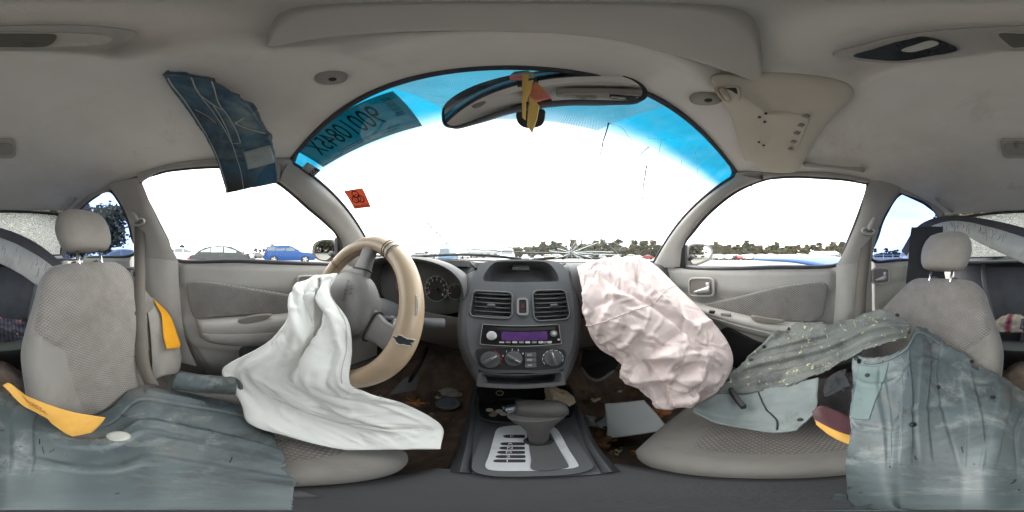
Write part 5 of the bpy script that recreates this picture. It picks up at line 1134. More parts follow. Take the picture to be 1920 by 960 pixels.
# upper liner with yellow dirt
LA = [[(1438, 640, .585), (1465, 612, .60), (1500, 603, .60), (1560, 605, .58), (1620, 586, .57), (1660, 582, .54), (1698, 596, .50)],
      [(1400, 672, .50), (1440, 650, .545), (1490, 640, .55), (1555, 628, .535), (1620, 606, .52), (1665, 600, .50), (1706, 606, .47)],
      [(1362, 705, .42), (1415, 690, .46), (1475, 680, .475), (1548, 662, .47), (1615, 632, .465), (1665, 620, .45), (1708, 618, .44)],
      [(1335, 745, .355), (1385, 742, .375), (1455, 730, .39), (1535, 704, .405), (1602, 668, .41), (1655, 645, .41), (1700, 632, .41)]]
P = zsheet(LA, 56, 110); n, m = P.shape[:2]; N = gnormals(P); sg = 1 if N[..., 2].mean() > 0 else -1
uu = np.linspace(0, 1, n)[:, None]; vv = np.linspace(0, 1, m)[None, :]
rid = .008*np.clip(np.sin(uu*24+vv*2)*2.2, -1, 1)*np.clip((uu-.2)*4, 0, 1)*np.clip((.92-uu)*8, 0, 1)*np.clip((vv-.08)*8, 0, 1) + .006*np.sin(vv*17+uu*3)*(uu < .35)
P = P+N*sg*rid[..., None]; P = displace(P, .0035, 20, 3., 4)
rng = np.random.RandomState(2); P[0] += np.stack([np.convolve(rng.randn(m), np.ones(5)/5, 'same') for _ in range(3)], 1)*.006
def torn(n, m, top=.03, left=.0, right=.0, bot=.0, seed=0, notch=None):
    mk = np.ones((n-1, m-1), bool)
    for i in range(n-1):
        for j in range(m-1):
            u, v = i/(n-2), j/(m-2); f = lambda x, s_: max(0, .35+noise.noise(Vector((x*s_, seed, .3)))+.5*noise.noise(Vector((x*s_*3.1, seed, 5.))))
            if u < top*f(v, 14) or v < left*f(u, 7) or 1-v < right*f(u, 9)*max(.15, 1-u*1.1) or 1-u < bot*f(v, 12): mk[i, j] = False
            if notch and notch(u, v): mk[i, j] = False
    return mk
mk = torn(n, m, .07, .03, .012, .04, 4, lambda u, v: math.hypot((u-.08)*1.0, (v-.93)*2.2) < .035 or math.hypot((u-.12), (v-.27)*2.2) < .03)
if sg > 0: V, F = sheet_mask(P, .004, mk)
else: V, F = sheet_mask(P[:, ::-1], .004, mk[:, ::-1])
la = thing('wheel_arch_liner', 'grey plastic wheel arch liner speckled with yellow dirt leaning over the passenger seat', 'plastic liner', V.min(0)); part('liner_sheet', V, F, M['liner_dirty'], la)
def bolt(parent, A, u, v, r=.006, mt='black', nm='clip_hole'):
    i, j = int(u*(A.shape[0]-1)), int(v*(A.shape[1]-1)); N_ = gnormals(A)[i, j]; 
    if np.dot(N_, -A[i, j]) < 0: N_ = -N_
    t1 = np.cross(N_, (0, 0, 1.)); t1 /= np.linalg.norm(t1)+1e-9; t2 = np.cross(N_, t1); c = A[i, j]+N_*.0022
    S = [[c+t1*r*k_*math.cos(q)+t2*r*k_*math.sin(q)+N_*h for q in np.linspace(0, 2*math.pi, 16, endpoint=False)] for k_, h in ((1, -.002), (.95, .0012), (.6, .0018), (.05, .0018))]
    V, F = loft(np.array(S)); part(nm, V, F, M[mt], parent, smooth=True)
for u, v in ((.10, .26), (.30, .12), (.75, .03), (.06, .93), (.5, .10)): bolt(la, P, u, v, .007)
# pale flap on the passenger cushion
P = zsheet([[(1345, 738, .36), (1400, 735, .39), (1470, 722, .40), (1536, 708, .40)], [(1320, 757, .32), (1390, 760, .34), (1465, 752, .35), (1534, 742, .345)], [(1300, 766, .305), (1385, 785, .295), (1462, 782, .29), (1526, 772, .285)], [(1345, 790, .265), (1390, 800, .255), (1440, 811, .24), (1490, 806, .235)]], 40, 40)
P = displace(P, .007, 13, 6., 4); V, F, _ = sheet(P, .004); fl = thing('plastic_flap', 'pale grey plastic flap lying on the passenger cushion under the speckled liner', 'plastic liner', V.min(0)); part('flap_sheet', V, F, M['liner_light'], fl)
V, F = tube(on_grid(P, [(.05, .45), (.5, .55), (.95, .75)]), .0018, 5); part('flap_groove', V, F, M['black'], fl); bolt(fl, P, .8, .93, .005)
V, F = box(ah(1378, 747, .36)+(0, 0, .01), (.10, .012, .018), .55); single('plastic_clip_strip', 'small black plastic clip strip between speckled liner and pale flap', 'clip', V, F, M['black'], bevel=.003)
P = zsheet([[(1545, 715, .37), (1565, 700, .38), (1585, 690, .39)], [(1542, 735, .34), (1565, 722, .35), (1590, 708, .36)], [(1548, 745, .32), (1570, 735, .32), (1592, 722, .33)]], 14, 18); P = displace(P, .012, 30, 2., 4); V, F, _ = sheet(P, .01); single('broken_bracket', 'broken black bracket wedged between the plastic liners on the passenger seat', 'bracket', V, F, M['rubber'], auto=30)
# big fan shaped liner over console and driver seat
cols = [(1598, 664, .42, 1588), (1650, 668, .40, 1590), (1700, 640, .42, 1650), (1722, 606, .47, 1690), (1760, 630, .49, 1740), (1810, 664, .47, 1800), (1865, 692, .44, 1860), (1920, 730, .41, 1920), (1985, 756, .39, 1990), (2055, 778, .36, 2060), (2120, 770, .37, 2130), (2172, 722, .47, 2200), (2240, 730, .46, 2260), (2330, 748, .43, 2330), (2395, 768, .39, 2400), (2425, 792, .345, 2475)]
rows = []
for f in (0, .12, .3, .5, .72, .9, 1.0):
    r = []
    for px, py, h, pxb in cols:
        x = px+(pxb-px)*min(1, f*1.5); z0 = h*math.tan(R_((480-py)*.1875)); h1 = .006+.03*(pxb < 1640); hh = h+(h1-h)*f
        z = z0+(-.50-z0)*(f**.62) + .045*math.sin(math.pi*f)*(1 if px < 1900 else .35); lo = R_((x-960)*.1875); r.append(RMT @ np.array((hh*math.sin(lo), hh*math.cos(lo), z)))
    rows.append(r)
P = bicubic(np.array(rows), 90, 420); n, m = P.shape[:2]; N = gnormals(P); sg = 1 if N[..., 2].mean() > 0 else -1
uu = np.linspace(0, 1, n)[:, None]; vv = np.linspace(0, 1, m)[None, :]
trap = lambda x, w_, e_: np.clip((w_-np.abs(x))/e_, 0, 1)
rid = np.zeros((n, m))
for v0, w_, a_, sl in ((.11, .012, -.006, .10), (.17, .020, .008, .12), (.235, .018, .008, .10), (.29, .006, -.006, .08), (.345, .020, .009, .03), (.41, .017, .008, -.02), (.47, .006, -.006, -.05), (.52, .022, .009, -.08)): rid = rid + .7*a_*trap(vv-v0-sl*(uu-.3)-.012*np.sin(uu*7+v0*30), w_, .005)*np.clip((uu-.08)*14, 0, 1)*np.clip((.70-uu)*4, 0, 1)
for u0, a_, lo_, hi_ in ((.20, .005, .0, .30), (.46, -.004, .02, .34)): rid = rid + a_*trap(uu-u0-.05*np.sin(vv*12), .018, .010)*np.clip((vv-lo_)*30, 0, 1)*np.clip((hi_-vv)*30, 0, 1)
rid = rid + .012*trap(uu-.40-.25*(vv-.6), .05, .012)*np.clip((vv-.56)*14, 0, 1) + .006*trap(uu-.60-.2*(vv-.6), .035, .025)*np.clip((vv-.5)*14, 0, 1) - .007*trap(uu-.22+.1*(vv-.8), .012, .008)*np.clip((vv-.62)*14, 0, 1)+ .008*trap(uu-.13, .03, .01)*trap(vv-.80, .05, .006)
P = P+N*sg*rid[..., None]; P0_ = P.copy(); P = displace(P, .0032, 7, 12., 3); fd = np.clip((.85-uu)*4, 0, 1)[..., None]; P = P0_+(P-P0_)*fd
P[0] += np.stack([np.convolve(rng.randn(m), np.ones(7)/7, 'same') for _ in range(3)], 1)*.004
mk = torn(n, m, .05, .010, .045, 0, 9, lambda u, v: (u > .46 and v < .05*min(1, (u-.46)*14)*(1+.2*noise.noise(Vector((u*30, 0, 0)))) and u < .93) or math.hypot(u-.045, (v-.018)*4) < .022 or (abs(v-.16) < .012*(1-u/.12) and u < .12) or (abs(v-.355-.02*u) < .008 and u < .10) or (v > .985 and u > .3 and u < .55))
if sg > 0: V, F = sheet_mask(P, .004, mk)
else: V, F = sheet_mask(P[:, ::-1], .004, mk[:, ::-1])
lb = thing('wheel_arch_liner', 'large ribbed blue grey plastic liner spread over console and driver seat', 'plastic liner', V.min(0)); part('liner_sheet', V, F, M['liner'], lb)
for u, v in ((.04, .012), (.16, .05), (.05, .35), (.30, .40), (.12, .55), (.55, .22), (.35, .28)): bolt(lb, P, u, v, .006)
V, F = tube(on_grid(P, [(.055, .03), (.055, .08), (.06, .13), (.06, .19), (.06, .27)], .002), .0035, 6); part('rolled_lip', V, F, M['liner_light'], lb)
iu, iv = slice(7, 42), slice(8, 40); Nn = gnormals(P)*(1 if sg > 0 else -1); Q = P[iu, iv]+Nn[iu, iv]*.0018; V, F, _ = sheet(Q if sg > 0 else Q[:, ::-1], .0015); part('worn_panel', V, F, mat('worn_teal', (.135, .185, .185), .45, .4, .15, 9, .1, 120, dirt=(.09, .12, .125), dirt_s=14), lb)
for k in range(40):      # scuffs: gouges standing out of the plastic
    u0, v0 = random.uniform(.05, .8), random.uniform(.05, .97); du, dv_ = random.uniform(-.02, .06), random.uniform(-.012, .012)
    pts = on_grid(P, [(u0, v0), (min(.97, u0+du*.5), min(.98, max(.02, v0+dv_*.3))), (min(.97, u0+du), min(.98, max(.02, v0+dv_)))], .0004, 6); V, F = tube(pts, [.0004]+[random.uniform(.0004, .0009)]*(len(pts)-2)+[.0003], 4); part('scratch', V, F, M['liner_dark'] if k % 3 else M['liner_light'], lb)
# white push pin cap
i, j = None, None
c = az(222, 818, -.42); S = [[c+(r*math.cos(q), r*math.sin(q), h) for q in np.linspace(0, 2*math.pi, 24, endpoint=False)] for r, h in ((.016, -.004), (.0165, 0), (.015, .003), (.008, .0042), (.001, .0045))]
V, F = loft(np.array(S)); single('round_cap', 'round white plastic cap lying on the large liner near the orange envelope', 'cap', V, F, M['lens'])
# curled plastic roll on the driver seat
a, b = ah(332, 713, .475), ah(446, 722, .42); d = b-a; S = []
ux = np.cross(d, (0, 0, 1.)); ux /= np.linalg.norm(ux)
P = np.array([[a+d*t+ux*(.037*math.cos(q))+np.array((0, 0, 1.))*(.034*math.sin(q)) for q in np.linspace(-.9, math.pi+1.0, 26)] for t in np.linspace(0, 1, 24)]); P = displace(P, .005, 22, 4., 4); V, F, _ = sheet(P, .004)
cr_ = thing('curled_liner_piece', 'curled blue grey plastic liner roll with a lug at one end on the driver seat', 'plastic liner', V.min(0)); part('roll', V, F, M['liner'], cr_)
c = ah(450, 725, .415); pts = [c+d/np.linalg.norm(d)*.004+ux*.020*math.cos(q)*.7+np.array((0, 0, 1))*.034*math.sin(q) for q in np.linspace(0, 2*math.pi, 24, endpoint=False)]; V, F = tube(pts, .008, 8, closed=True); part('lug', V, F, M['liner'], cr_)
# ================================================================== PAPERS AND LITTER
P = np.array([[ah(*p) for p in r] for r in [[(5, 722, .43), (22, 720, .435), (60, 745, .43), (120, 768, .42), (199, 783, .405)], [(25, 740, .41), (50, 752, .405), (85, 775, .39), (125, 795, .375), (175, 808, .36)], [(60, 765, .38), (80, 778, .37), (100, 795, .355), (125, 812, .34), (150, 826, .325)]]]); P = bicubic(P, 20, 40); P = displace(P*.74, .006, 14, 2., 3); V, F, _ = sheet(P, .0025)
en = thing('manila_envelope', 'orange envelope lying on the large liner beside the driver seat', 'envelope', V.min(0)); part('envelope_sheet', V, F, M['orange_paper'], en)
for k in range(3):
    pts = on_grid(P, [(.35+.12*k, .28+.02*math.sin(i*2.2+k)+i*.022) if i % 2 else (.30+.12*k, .28+i*.022) for i in range(11)], .0012, 4); V, F = tube(pts, .0006, 4); part('handwriting', V, F, mat('pencil', (.35, .16, .04), .8, .2) if k == 0 else bpy.data.materials['pencil'], en)
P = np.array([[ah(*p) for p in r] for r in [[(1522, 772, .275), (1540, 760, .29), (1570, 770, .28), (1610, 785, .265)], [(1527, 786, .255), (1550, 798, .24), (1585, 812, .225), (1648, 826, .21)], [(1530, 796, .245), (1555, 815, .225), (1595, 834, .20), (1625, 843, .19)]]]); P = bicubic(P, 16, 30); P = displace(P, .003, 16, 7., 3); V, F, _ = sheet(P, .003)
M['maroon'] = mat('maroon', (.085, .035, .04), .5, .4, .15, 12)
e2 = thing('manila_envelope', 'maroon folder with a yellow edge on the passenger cushion under the liners', 'folder', V.min(0)); e2.name = 'paper_folder'; fmx = []
part('folder_sheet', V, F, [M['maroon'], M['orange_paper']], e2, fm=[1 if (k % (15*29))//29 >= 8 else 0 for k in range(len(F))])
def paperz(name, lab, cat, pxs, z, mt, tilt=(0, 0), n=22, amp=.006, th=.0006, st=1.02):
    C = np.array([[cz(px, py, z+dz) for px, py, dz in r] for r in pxs]); P = bicubic(C, n, n); P = crumple(P, st, 30, .02, len(lab), .2, amp, 20); V, F, _ = sheet(P, th); return single(name, lab, cat, V, F, mt)
paperz('paper_sheet', 'pale blue grey paper sheet on the passenger floor', 'paper', [[(1134, 757, .06), (1170, 754, .07), (1208, 750, .08)], [(1137, 790, .03), (1185, 785, .04), (1230, 775, .05)], [(1138, 822, 0), (1195, 815, .01), (1255, 804, .02)]], -.70, M['paper'])
paperz('paper_sheet', 'crooked paper sheet poking out under the larger sheet on the passenger floor', 'paper', [[(1136, 775, .01), (1150, 780, .01), (1170, 790, .01)], [(1125, 788, 0), (1140, 793, 0), (1150, 800, 0)], [(1110, 795, 0), (1125, 802, 0), (1140, 806, 0)]], -.715, M['paper'])
M['clear'] = mat('clear', (.30, .32, .33), .15, .6, .3, 40)
paperz('plastic_box', 'clear crushed plastic box beside the console on the passenger floor', 'box', [[(1085, 780, .02), (1100, 778, .03), (1120, 780, .02)], [(1087, 790, 0), (1105, 790, .02), (1122, 795, .01)], [(1092, 800, 0), (1110, 800, 0), (1130, 805, 0)]], -.715, M['clear'], amp=.02, st=1.08)
def leaf(c, size, ang, lobes, mt, lab, curl=.25, tilt=0):
    pts = []; K = 48
    for i in range(K):
        q = i/K*2*math.pi; r = size*(.45+.55*abs(math.cos(q*lobes/2))**1.3)*(1 if lobes > 2 else .8)
        x, y = r*math.cos(q+ang), r*math.sin(q+ang)*.75; pts.append((x, y, curl*(x*x+y*y)/size*1.0+random.uniform(-.003, .003)))
    V = [np.array(c)]+[np.array(c)+p for p in pts]+[np.array(c)-(0, 0, .0015)]+[np.array(c)+np.array(p)-(0, 0, .0015) for p in pts]; F = []
    for i in range(K): j = (i+1) % K; F += [(0, 1+i, 1+j), (K+1, K+2+j, K+2+i), (1+i, K+2+i, K+2+j, 1+j)]
    return single('dry_leaf', lab, 'leaf', np.array(V), F, mt)
leaf(cz(778, 754, -.73), .042, .4, 5, M['leaf'], 'orange brown lobed leaf on the driver floor by the airbag')
for k, (px, py, lab) in enumerate(((1112, 812, 'brown dry leaf heap piece beside the console, uppermost'), (1128, 822, 'brown curled dry leaf under the paper sheet edge'), (1118, 832, 'brown dry leaf lowest in the passenger footwell pile'), (1238, 775, 'brown curled leaf below the tip of the pink airbag'))): leaf(cz(px, py, -.73+.012*k), .045, k*1.3, 3+k % 2*2, M['leaf2'] if k < 3 else M['leaf'], lab, .5)
rl_ = random.Random(12)
for k in range(22):
    px, py = (rl_.uniform(1095, 1205), rl_.uniform(826, 866)) if k < 9 else ((rl_.uniform(720, 870), rl_.uniform(735, 830)) if k < 17 else (rl_.uniform(1095, 1230), rl_.uniform(728, 752)))
    side_ = 'driver' if px < 960 else 'passenger'; o = leaf(cz(px, py, -.765), rl_.uniform(.012, .026), rl_.uniform(0, 6), rl_.choice((2, 3, 5)), rl_.choice((M['leaf'], M['leaf2'], M['tissue'])), f'small dry leaf scrap scattered on the {side_} footwell carpet', .4); o.name = 'leaf_scrap'; o['group'] = f'leaf scraps on the {side_} carpet'
# driver floor: lid, crumpled foil, pedal
c = cz(840, 757, -.76); S = [[c+(r*math.cos(q), r*math.sin(q), h) for q in np.linspace(0, 2*math.pi, 36, endpoint=False)] for r, h in ((.040, 0), (.046, .002), (.046, .007), (.042, .009), (.040, .005), (.026, .005), (.024, .008), (.004, .008))]
V, F = loft(np.array(S)); single('plastic_lid', 'round clear plastic cup lid on the driver floor', 'lid', V, F, mat('lid', (.19, .21, .26), .18, .6, .15, 20), auto=40)
def crumpball(c, sx, sy, sz, lab, nm, cat, mt, seed):
    P = np.array([[np.array(c)+np.array((sx*math.sin(a)*math.cos(b), sy*math.sin(a)*math.sin(b), sz*math.cos(a)))*(1+.35*fbm((math.sin(a)*math.cos(b), math.sin(a)*math.sin(b), math.cos(a)), 2.6, 4, seed)) for b in np.linspace(0, 2*math.pi, 28, endpoint=False)] for a in np.linspace(.02, math.pi-.02, 18)]); V, F = loft(P); return single(nm, lab, cat, V, F, mt, smooth=False)
crumpball(cz(845, 736, -.74), .045, .03, .012, 'crumpled pale foil wrapper on the driver floor above the lid', 'foil_wrapper', 'wrapper', M['lens'], 3.)
ped = thing('brake_pedal', 'wide grey brake pedal in the driver footwell', 'pedal', cz(755, 725, -.62)); Q = np.array([cz(757, 708, -.60), cz(787, 704, -.60), cz(780, 732, -.66), cz(728, 741, -.66)]); n_ = np.cross(Q[1]-Q[0], Q[3]-Q[0]); n_ /= np.linalg.norm(n_); V, F = loft(np.array([Q, Q+n_*.012])); part('pedal_pad', V, F, M['dark_grey'], ped, smooth=False, bevel=.003); V, F = tube([Q.mean(0)+n_*.01, Q.mean(0)+np.array((0, .15, .16))], .009, 8); part('pedal_arm', V, F, M['black'], ped)
for k in range(14): 
    px, py = random.uniform(700, 860), random.uniform(740, 800)
    if k < 7: px, py = random.uniform(1120, 1210), random.uniform(835, 870)
    c = cz(px, py, -.79); V, F = box(c, (random.uniform(.006, .016), random.uniform(.004, .01), .004), random.uniform(0, 3)); single('floor_crumb', 'tiny pale scrap of litter on the footwell carpet', 'litter', V, F, M['lens'] if k % 2 else M['leaf2'], group='litter scraps on the footwell carpet')
# tray contents
for k, (px, py) in enumerate(((918, 769), (929, 774), (936, 771), (924, 778), (944, 776))):
    c = cz(px, py, zc_+.003+.0015*k); V, F = tube([c, c+(0, 0, .0016)], .0095, 20); single('coin', 'tarnished coin lying in the console tray', 'coin', V, F, M['tan'] if k % 2 else M['silver_plate'], group='coins in the console tray', auto=40)
P = bicubic(np.array([[az(*p) for p in r] for r in [[(1018, 726, -.50), (1028, 722, -.475), (1045, 727, -.48), (1062, 734, -.49)], [(1022, 738, -.49), (1035, 735, -.465), (1054, 740, -.475), (1080, 752, -.49)], [(1020, 750, -.49), (1034, 752, -.475), (1054, 754, -.48), (1068, 762, -.50)]]]), 26, 30); P = crumple(P, 1.14, 60, .01, 9, .06, .008, 30); V, F, _ = sheet(P, .001); single('crumpled_tissue', 'crumpled tan tissue in the console tray behind the shift lever', 'tissue', V, F, M['tissue'])
V, F = tube(cr([az(1090, 690, -.47), az(1105, 708, -.48), az(1125, 712, -.48), az(1150, 695, -.47)], 16), .006, 8); gb = thing('glove_box_door', 'black glove box door with a pale edge hanging under the dashboard', 'glove box', az(1120, 700, -.48)); part('edge', V, F, M['grey_plastic'], gb)
Q = [az(1090, 690, -.47), az(1105, 708, -.48), az(1125, 712, -.48), az(1152, 695, -.47), az(1170, 660, -.42), az(1095, 655, -.42)]; Q = np.array(Q); V, F = loft(np.array([Q, Q+np.array((0, .01, -.012))])); part('door_panel', V, F, M['black'], gb, smooth=False)
# ================================================================== REAR CABIN
rs = thing('rear_seat', 'dark grey rear bench seat behind the front seats', 'rear seat', (XC, -1.1, -.84))
P = np.array([[(XC+a*.66, -1.36+.02*math.cos(a*9)-.20*(f-.0)*.6+.0, -.60+f*.50) for a in np.linspace(-1, 1, 40)] for f in np.linspace(0, 1, 16)]); P = displace(P, .004, 6, 3., 3); V, F, _ = sheet(P, .08); part('backrest', V, F, M['rear_seat'], rs, auto=50)
S = []
for y, dz in ((-.80, -.09), (-.785, -.04), (-.80, -.012), (-.86, .0), (-1.1, -.02), (-1.3, -.045), (-1.36, -.05)): S.append([(XC-.64, y, -.66), (XC-.64, y, -.52+dz), (XC-.3, y, -.50+dz), (XC, y, -.515+dz), (XC+.3, y, -.50+dz), (XC+.64, y, -.52+dz), (XC+.64, y, -.66)])
V, F = loft(np.array(S)); part('bench', V, F, M['rear_vinyl'], rs, auto=50)
V, F = box((XC, -.83, -.74), (1.28, .05, .22)); part('bench_front', V, F, M['rear_vinyl'], rs)
for s in (-1, 1):
    V, F = ribbon([(XC+s*.36, -1.48, -.06), (XC+s*.34, -1.40, -.2), (XC+s*.28, -1.33, -.42), (XC+s*.24, -1.28, -.54)], .045, (1, 0, 0)); single('rear_seat_belt', 'dark rear seat belt on the '+('passenger' if s > 0 else 'driver')+' side of the rear bench', 'seat belt', V, F, M['dash'])
def cloth(name, lab, rows, mt, seed, st=1.12): 
    P = bicubic(np.array([[ah(*p) for p in r] for r in rows]), 34, 34); P = crumple(P, st, 70, .01, seed, .07, .02, 12); V, F, _ = sheet(P, .003); single(name, lab, 'clothes', V, F, mt)
def stripes(name, cols_, sc_):
    m = mat(name, cols_[0], .9, .2, .15, 20); t = m.node_tree; b = t.nodes['Principled BSDF']; N_ = t.nodes.new; co = N_('ShaderNodeTexCoord'); w_ = N_('ShaderNodeTexWave'); w_.inputs['Scale'].default_value = sc_; w_.inputs['Distortion'].default_value = 2; t.links.new(co.outputs['Object'], w_.inputs['Vector']); r = N_('ShaderNodeValToRGB'); t.links.new(w_.outputs['Fac'], r.inputs[0])
    while len(r.color_ramp.elements) < len(cols_): r.color_ramp.elements.new(.5)
    for i, c in enumerate(cols_): r.color_ramp.elements[i].position = i/(len(cols_)-1); r.color_ramp.elements[i].color = (*c, 1)
    t.links.new(r.outputs[0], b.inputs['Base Color']); return m
cloth('rumpled_shirt', 'rumpled beige and maroon clothes on the rear bench behind the passenger seat', [[(1862, 600, 1.05), (1895, 588, 1.1), (1935, 598, 1.1), (1960, 600, 1.1)], [(1862, 612, .98), (1890, 600, 1.0), (1925, 606, 1.0), (1958, 612, 1.0)], [(1860, 622, .92), (1890, 622, .92), (1925, 624, .92), (1955, 625, .92)]], stripes('shirt', [(.30, .25, .2), (.36, .3, .25), (.18, .03, .05)], 3), 3)
cloth('striped_blanket', 'striped blue and maroon blanket on the rear bench behind the driver seat', [[(-5, 598, 1.0), (15, 598, 1.0), (35, 602, 1.0), (60, 612, 1.0)], [(-8, 630, .92), (10, 632, .90), (32, 640, .90), (60, 650, .92)], [(-5, 690, .86), (12, 700, .84), (36, 702, .84), (60, 700, .86)]], stripes('blanket', [(.05, .1, .14), (.03, .06, .16), (.2, .05, .08), (.06, .12, .10), (.22, .12, .08)], 14), 5)
# bumper cover lying across the rear cabin
bt = [(1690, 470, .95), (1715, 430, .97), (1745, 411, 1.0), (1790, 404, 1.03), (1850, 411, 1.06), (1920, 427, 1.06), (1960, 441, 1.04), (1995, 460, 1.0), (2030, 488, .95), (2050, 508, .9)]
bm = [(1700, 480, .92), (1720, 445, .94), (1752, 422, .97), (1795, 414, 1.0), (1850, 424, 1.03), (1920, 445, 1.03), (1960, 462, 1.01), (1995, 482, .97), (2026, 505, .92), (2046, 522, .88)]
bl = [(1712, 500, .90), (1735, 470, .92), (1765, 447, .95), (1802, 440, .98), (1850, 462, 1.01), (1920, 494, 1.01), (1955, 512, 1.0), (1985, 532, .96), (2012, 546, .91), (2035, 556, .87)]
bt = [(a, b, c*.98) for a, b, c in bt]
P = bicubic(np.array([[ah(*p) for p in r] for r in (bt, bm)]), 10, 100); V, F, _ = sheet(P[::-1] if gnormals(P)[5, 50][2] < 0 else P, .006)
bp_ = thing('bumper_cover', 'scratched pale grey bumper cover arching across the rear cabin', 'bumper', V.min(0)); part('top_lip', V, F, M['bumper_dark'], bp_)
P = bicubic(np.array([[ah(*p) for p in r] for r in (bm, [((a[0]+b[0])/2, (a[1]+b[1])/2, (a[2]+b[2])/2-.02) for a, b in zip(bm, bl)], bl)]), 16, 120); P = displace(P, .004, 12, 5., 4)
V, F, _ = sheet(P, .006); part('face', V, F, M['bumper'], bp_)
for k in range(60):
    v = random.uniform(.10, .97); u = random.uniform(.02, .4); du = random.uniform(.12, .5); pts = on_grid(P, [(u, v), (min(.95, u+du*.5), v+random.uniform(-.004, .004)), (min(.95, u+du), v-random.uniform(0, .012))], .0006, 5); V, F = tube(pts, [.0003]+[random.uniform(.0006, .0017)]*(len(pts)-2)+[.0003], 4); part('scratch', V, F, M['dark_grey'], bp_)
# black panel behind the passenger head rest
Q = cr([ah(*p, .86) for p in ((1708, 432), (1716, 426), (1762, 425), (1768, 430), (1770, 500), (1768, 540), (1704, 545), (1703, 490))], 50, True); V, F = loft(np.array([Q, Q*1.03])); single('black_panel', 'black rounded plastic panel standing behind the passenger head rest', 'panel', V, F, M['rubber'], bevel=.004, auto=40)
# ================================================================== OUTSIDE
def gz(x, y):
    return .40*sstep(-4, -13, x) + .05*noise.noise(Vector((x*.07, y*.07, 0)))*sstep(3, 10, math.hypot(x, y))
rad = np.concatenate([np.linspace(0, 40, 41), np.geomspace(44, 1500, 22)]); P = np.array([[(r*math.cos(a), r*math.sin(a), gz(r*math.cos(a), r*math.sin(a))) for a in np.linspace(0, 2*math.pi, 96, endpoint=False)] for r in rad])
M['ground'] = mat('ground', (.22, .21, .195), .95, .1, .25, .35, .5, 30, dirt=(.27, .26, .245), dirt_s=.12, dirt_t=(.4, .7), wear=[((.12, .12, .09), .05, (.55, .7))])
V, F = grid(P, cv=True); g = bpy.data.objects.new('ground', mesh('ground', V, F, M['ground'])); COL.objects.link(g); tagp(g, 'pale gravel ground of the salvage lot', 'ground', kind='structure')
def out_at(px, dist): lo = R_((px-960)*.1875); x, y = dist*math.sin(lo), dist*math.cos(lo); return np.array((x, y, gz(x, y)))
# ---- vehicles
M['car_glass'] = mat('car_glass', (.10, .12, .13), .06, .6, .1, 3); M['car_glass_pale'] = mat('car_glass_pale', (.30, .37, .35), .06, .6, .1, 3); M['tyre'] = mat('tyre', (.02, .02, .021), .85, .2, .1, 20); M['rim'] = mat('rim', (.55, .55, .56), .3, .5, .1, 20, metal=.7); M['tail'] = mat('tail', (.45, .02, .03), .2, .5); M['head'] = mat('head', (.6, .62, .62), .1, .6)
def paint(n, c): return mat(n, c, .45, .3, .06, 2, coat=.08)
CAR = {'sedan': dict(L=4.55, W=1.78, low=[(0, .42, .62), (.03, .30, .86), (.20, .22, .98), (.30, .22, 1.00), (.62, .22, .95), (.72, .22, .92), (.93, .24, .76), (.985, .28, .66), (1, .40, .55)], roof=[(.10, .98), (.26, 1.36), (.40, 1.43), (.54, 1.40), (.73, .94)], win=[((.175, .30), (1.04, 1.30)), ((.31, .46), (1.02, 1.37)), ((.475, .63), (1.00, 1.36))], wh=(.20, .80), r=.32),
       'suv': dict(L=4.75, W=1.88, low=[(0, .45, .75), (.02, .32, 1.08), (.15, .26, 1.12), (.35, .26, 1.12), (.62, .26, 1.08), (.70, .26, 1.06), (.92, .28, .96), (.985, .32, .80), (1, .45, .62)], roof=[(.02, 1.10), (.07, 1.58), (.28, 1.69), (.50, 1.66), (.72, 1.07)], win=[((.07, .22), (1.16, 1.50)), ((.24, .41), (1.15, 1.60)), ((.43, .60), (1.13, 1.58))], wh=(.20, .80), r=.36),
       'van': dict(L=5.2, W=1.98, low=[(0, .45, .9), (.01, .35, 1.2), (.4, .28, 1.22), (.75, .28, 1.18), (.92, .30, 1.05), (.985, .32, .85), (1, .45, .6)], roof=[(.0, 1.2), (.02, 1.95), (.3, 2.05), (.66, 2.0), (.84, 1.16)], win=[((.06, .28), (1.28, 1.78)), ((.31, .52), (1.28, 1.80)), ((.55, .72), (1.26, 1.74))], wh=(.17, .82), r=.35)}
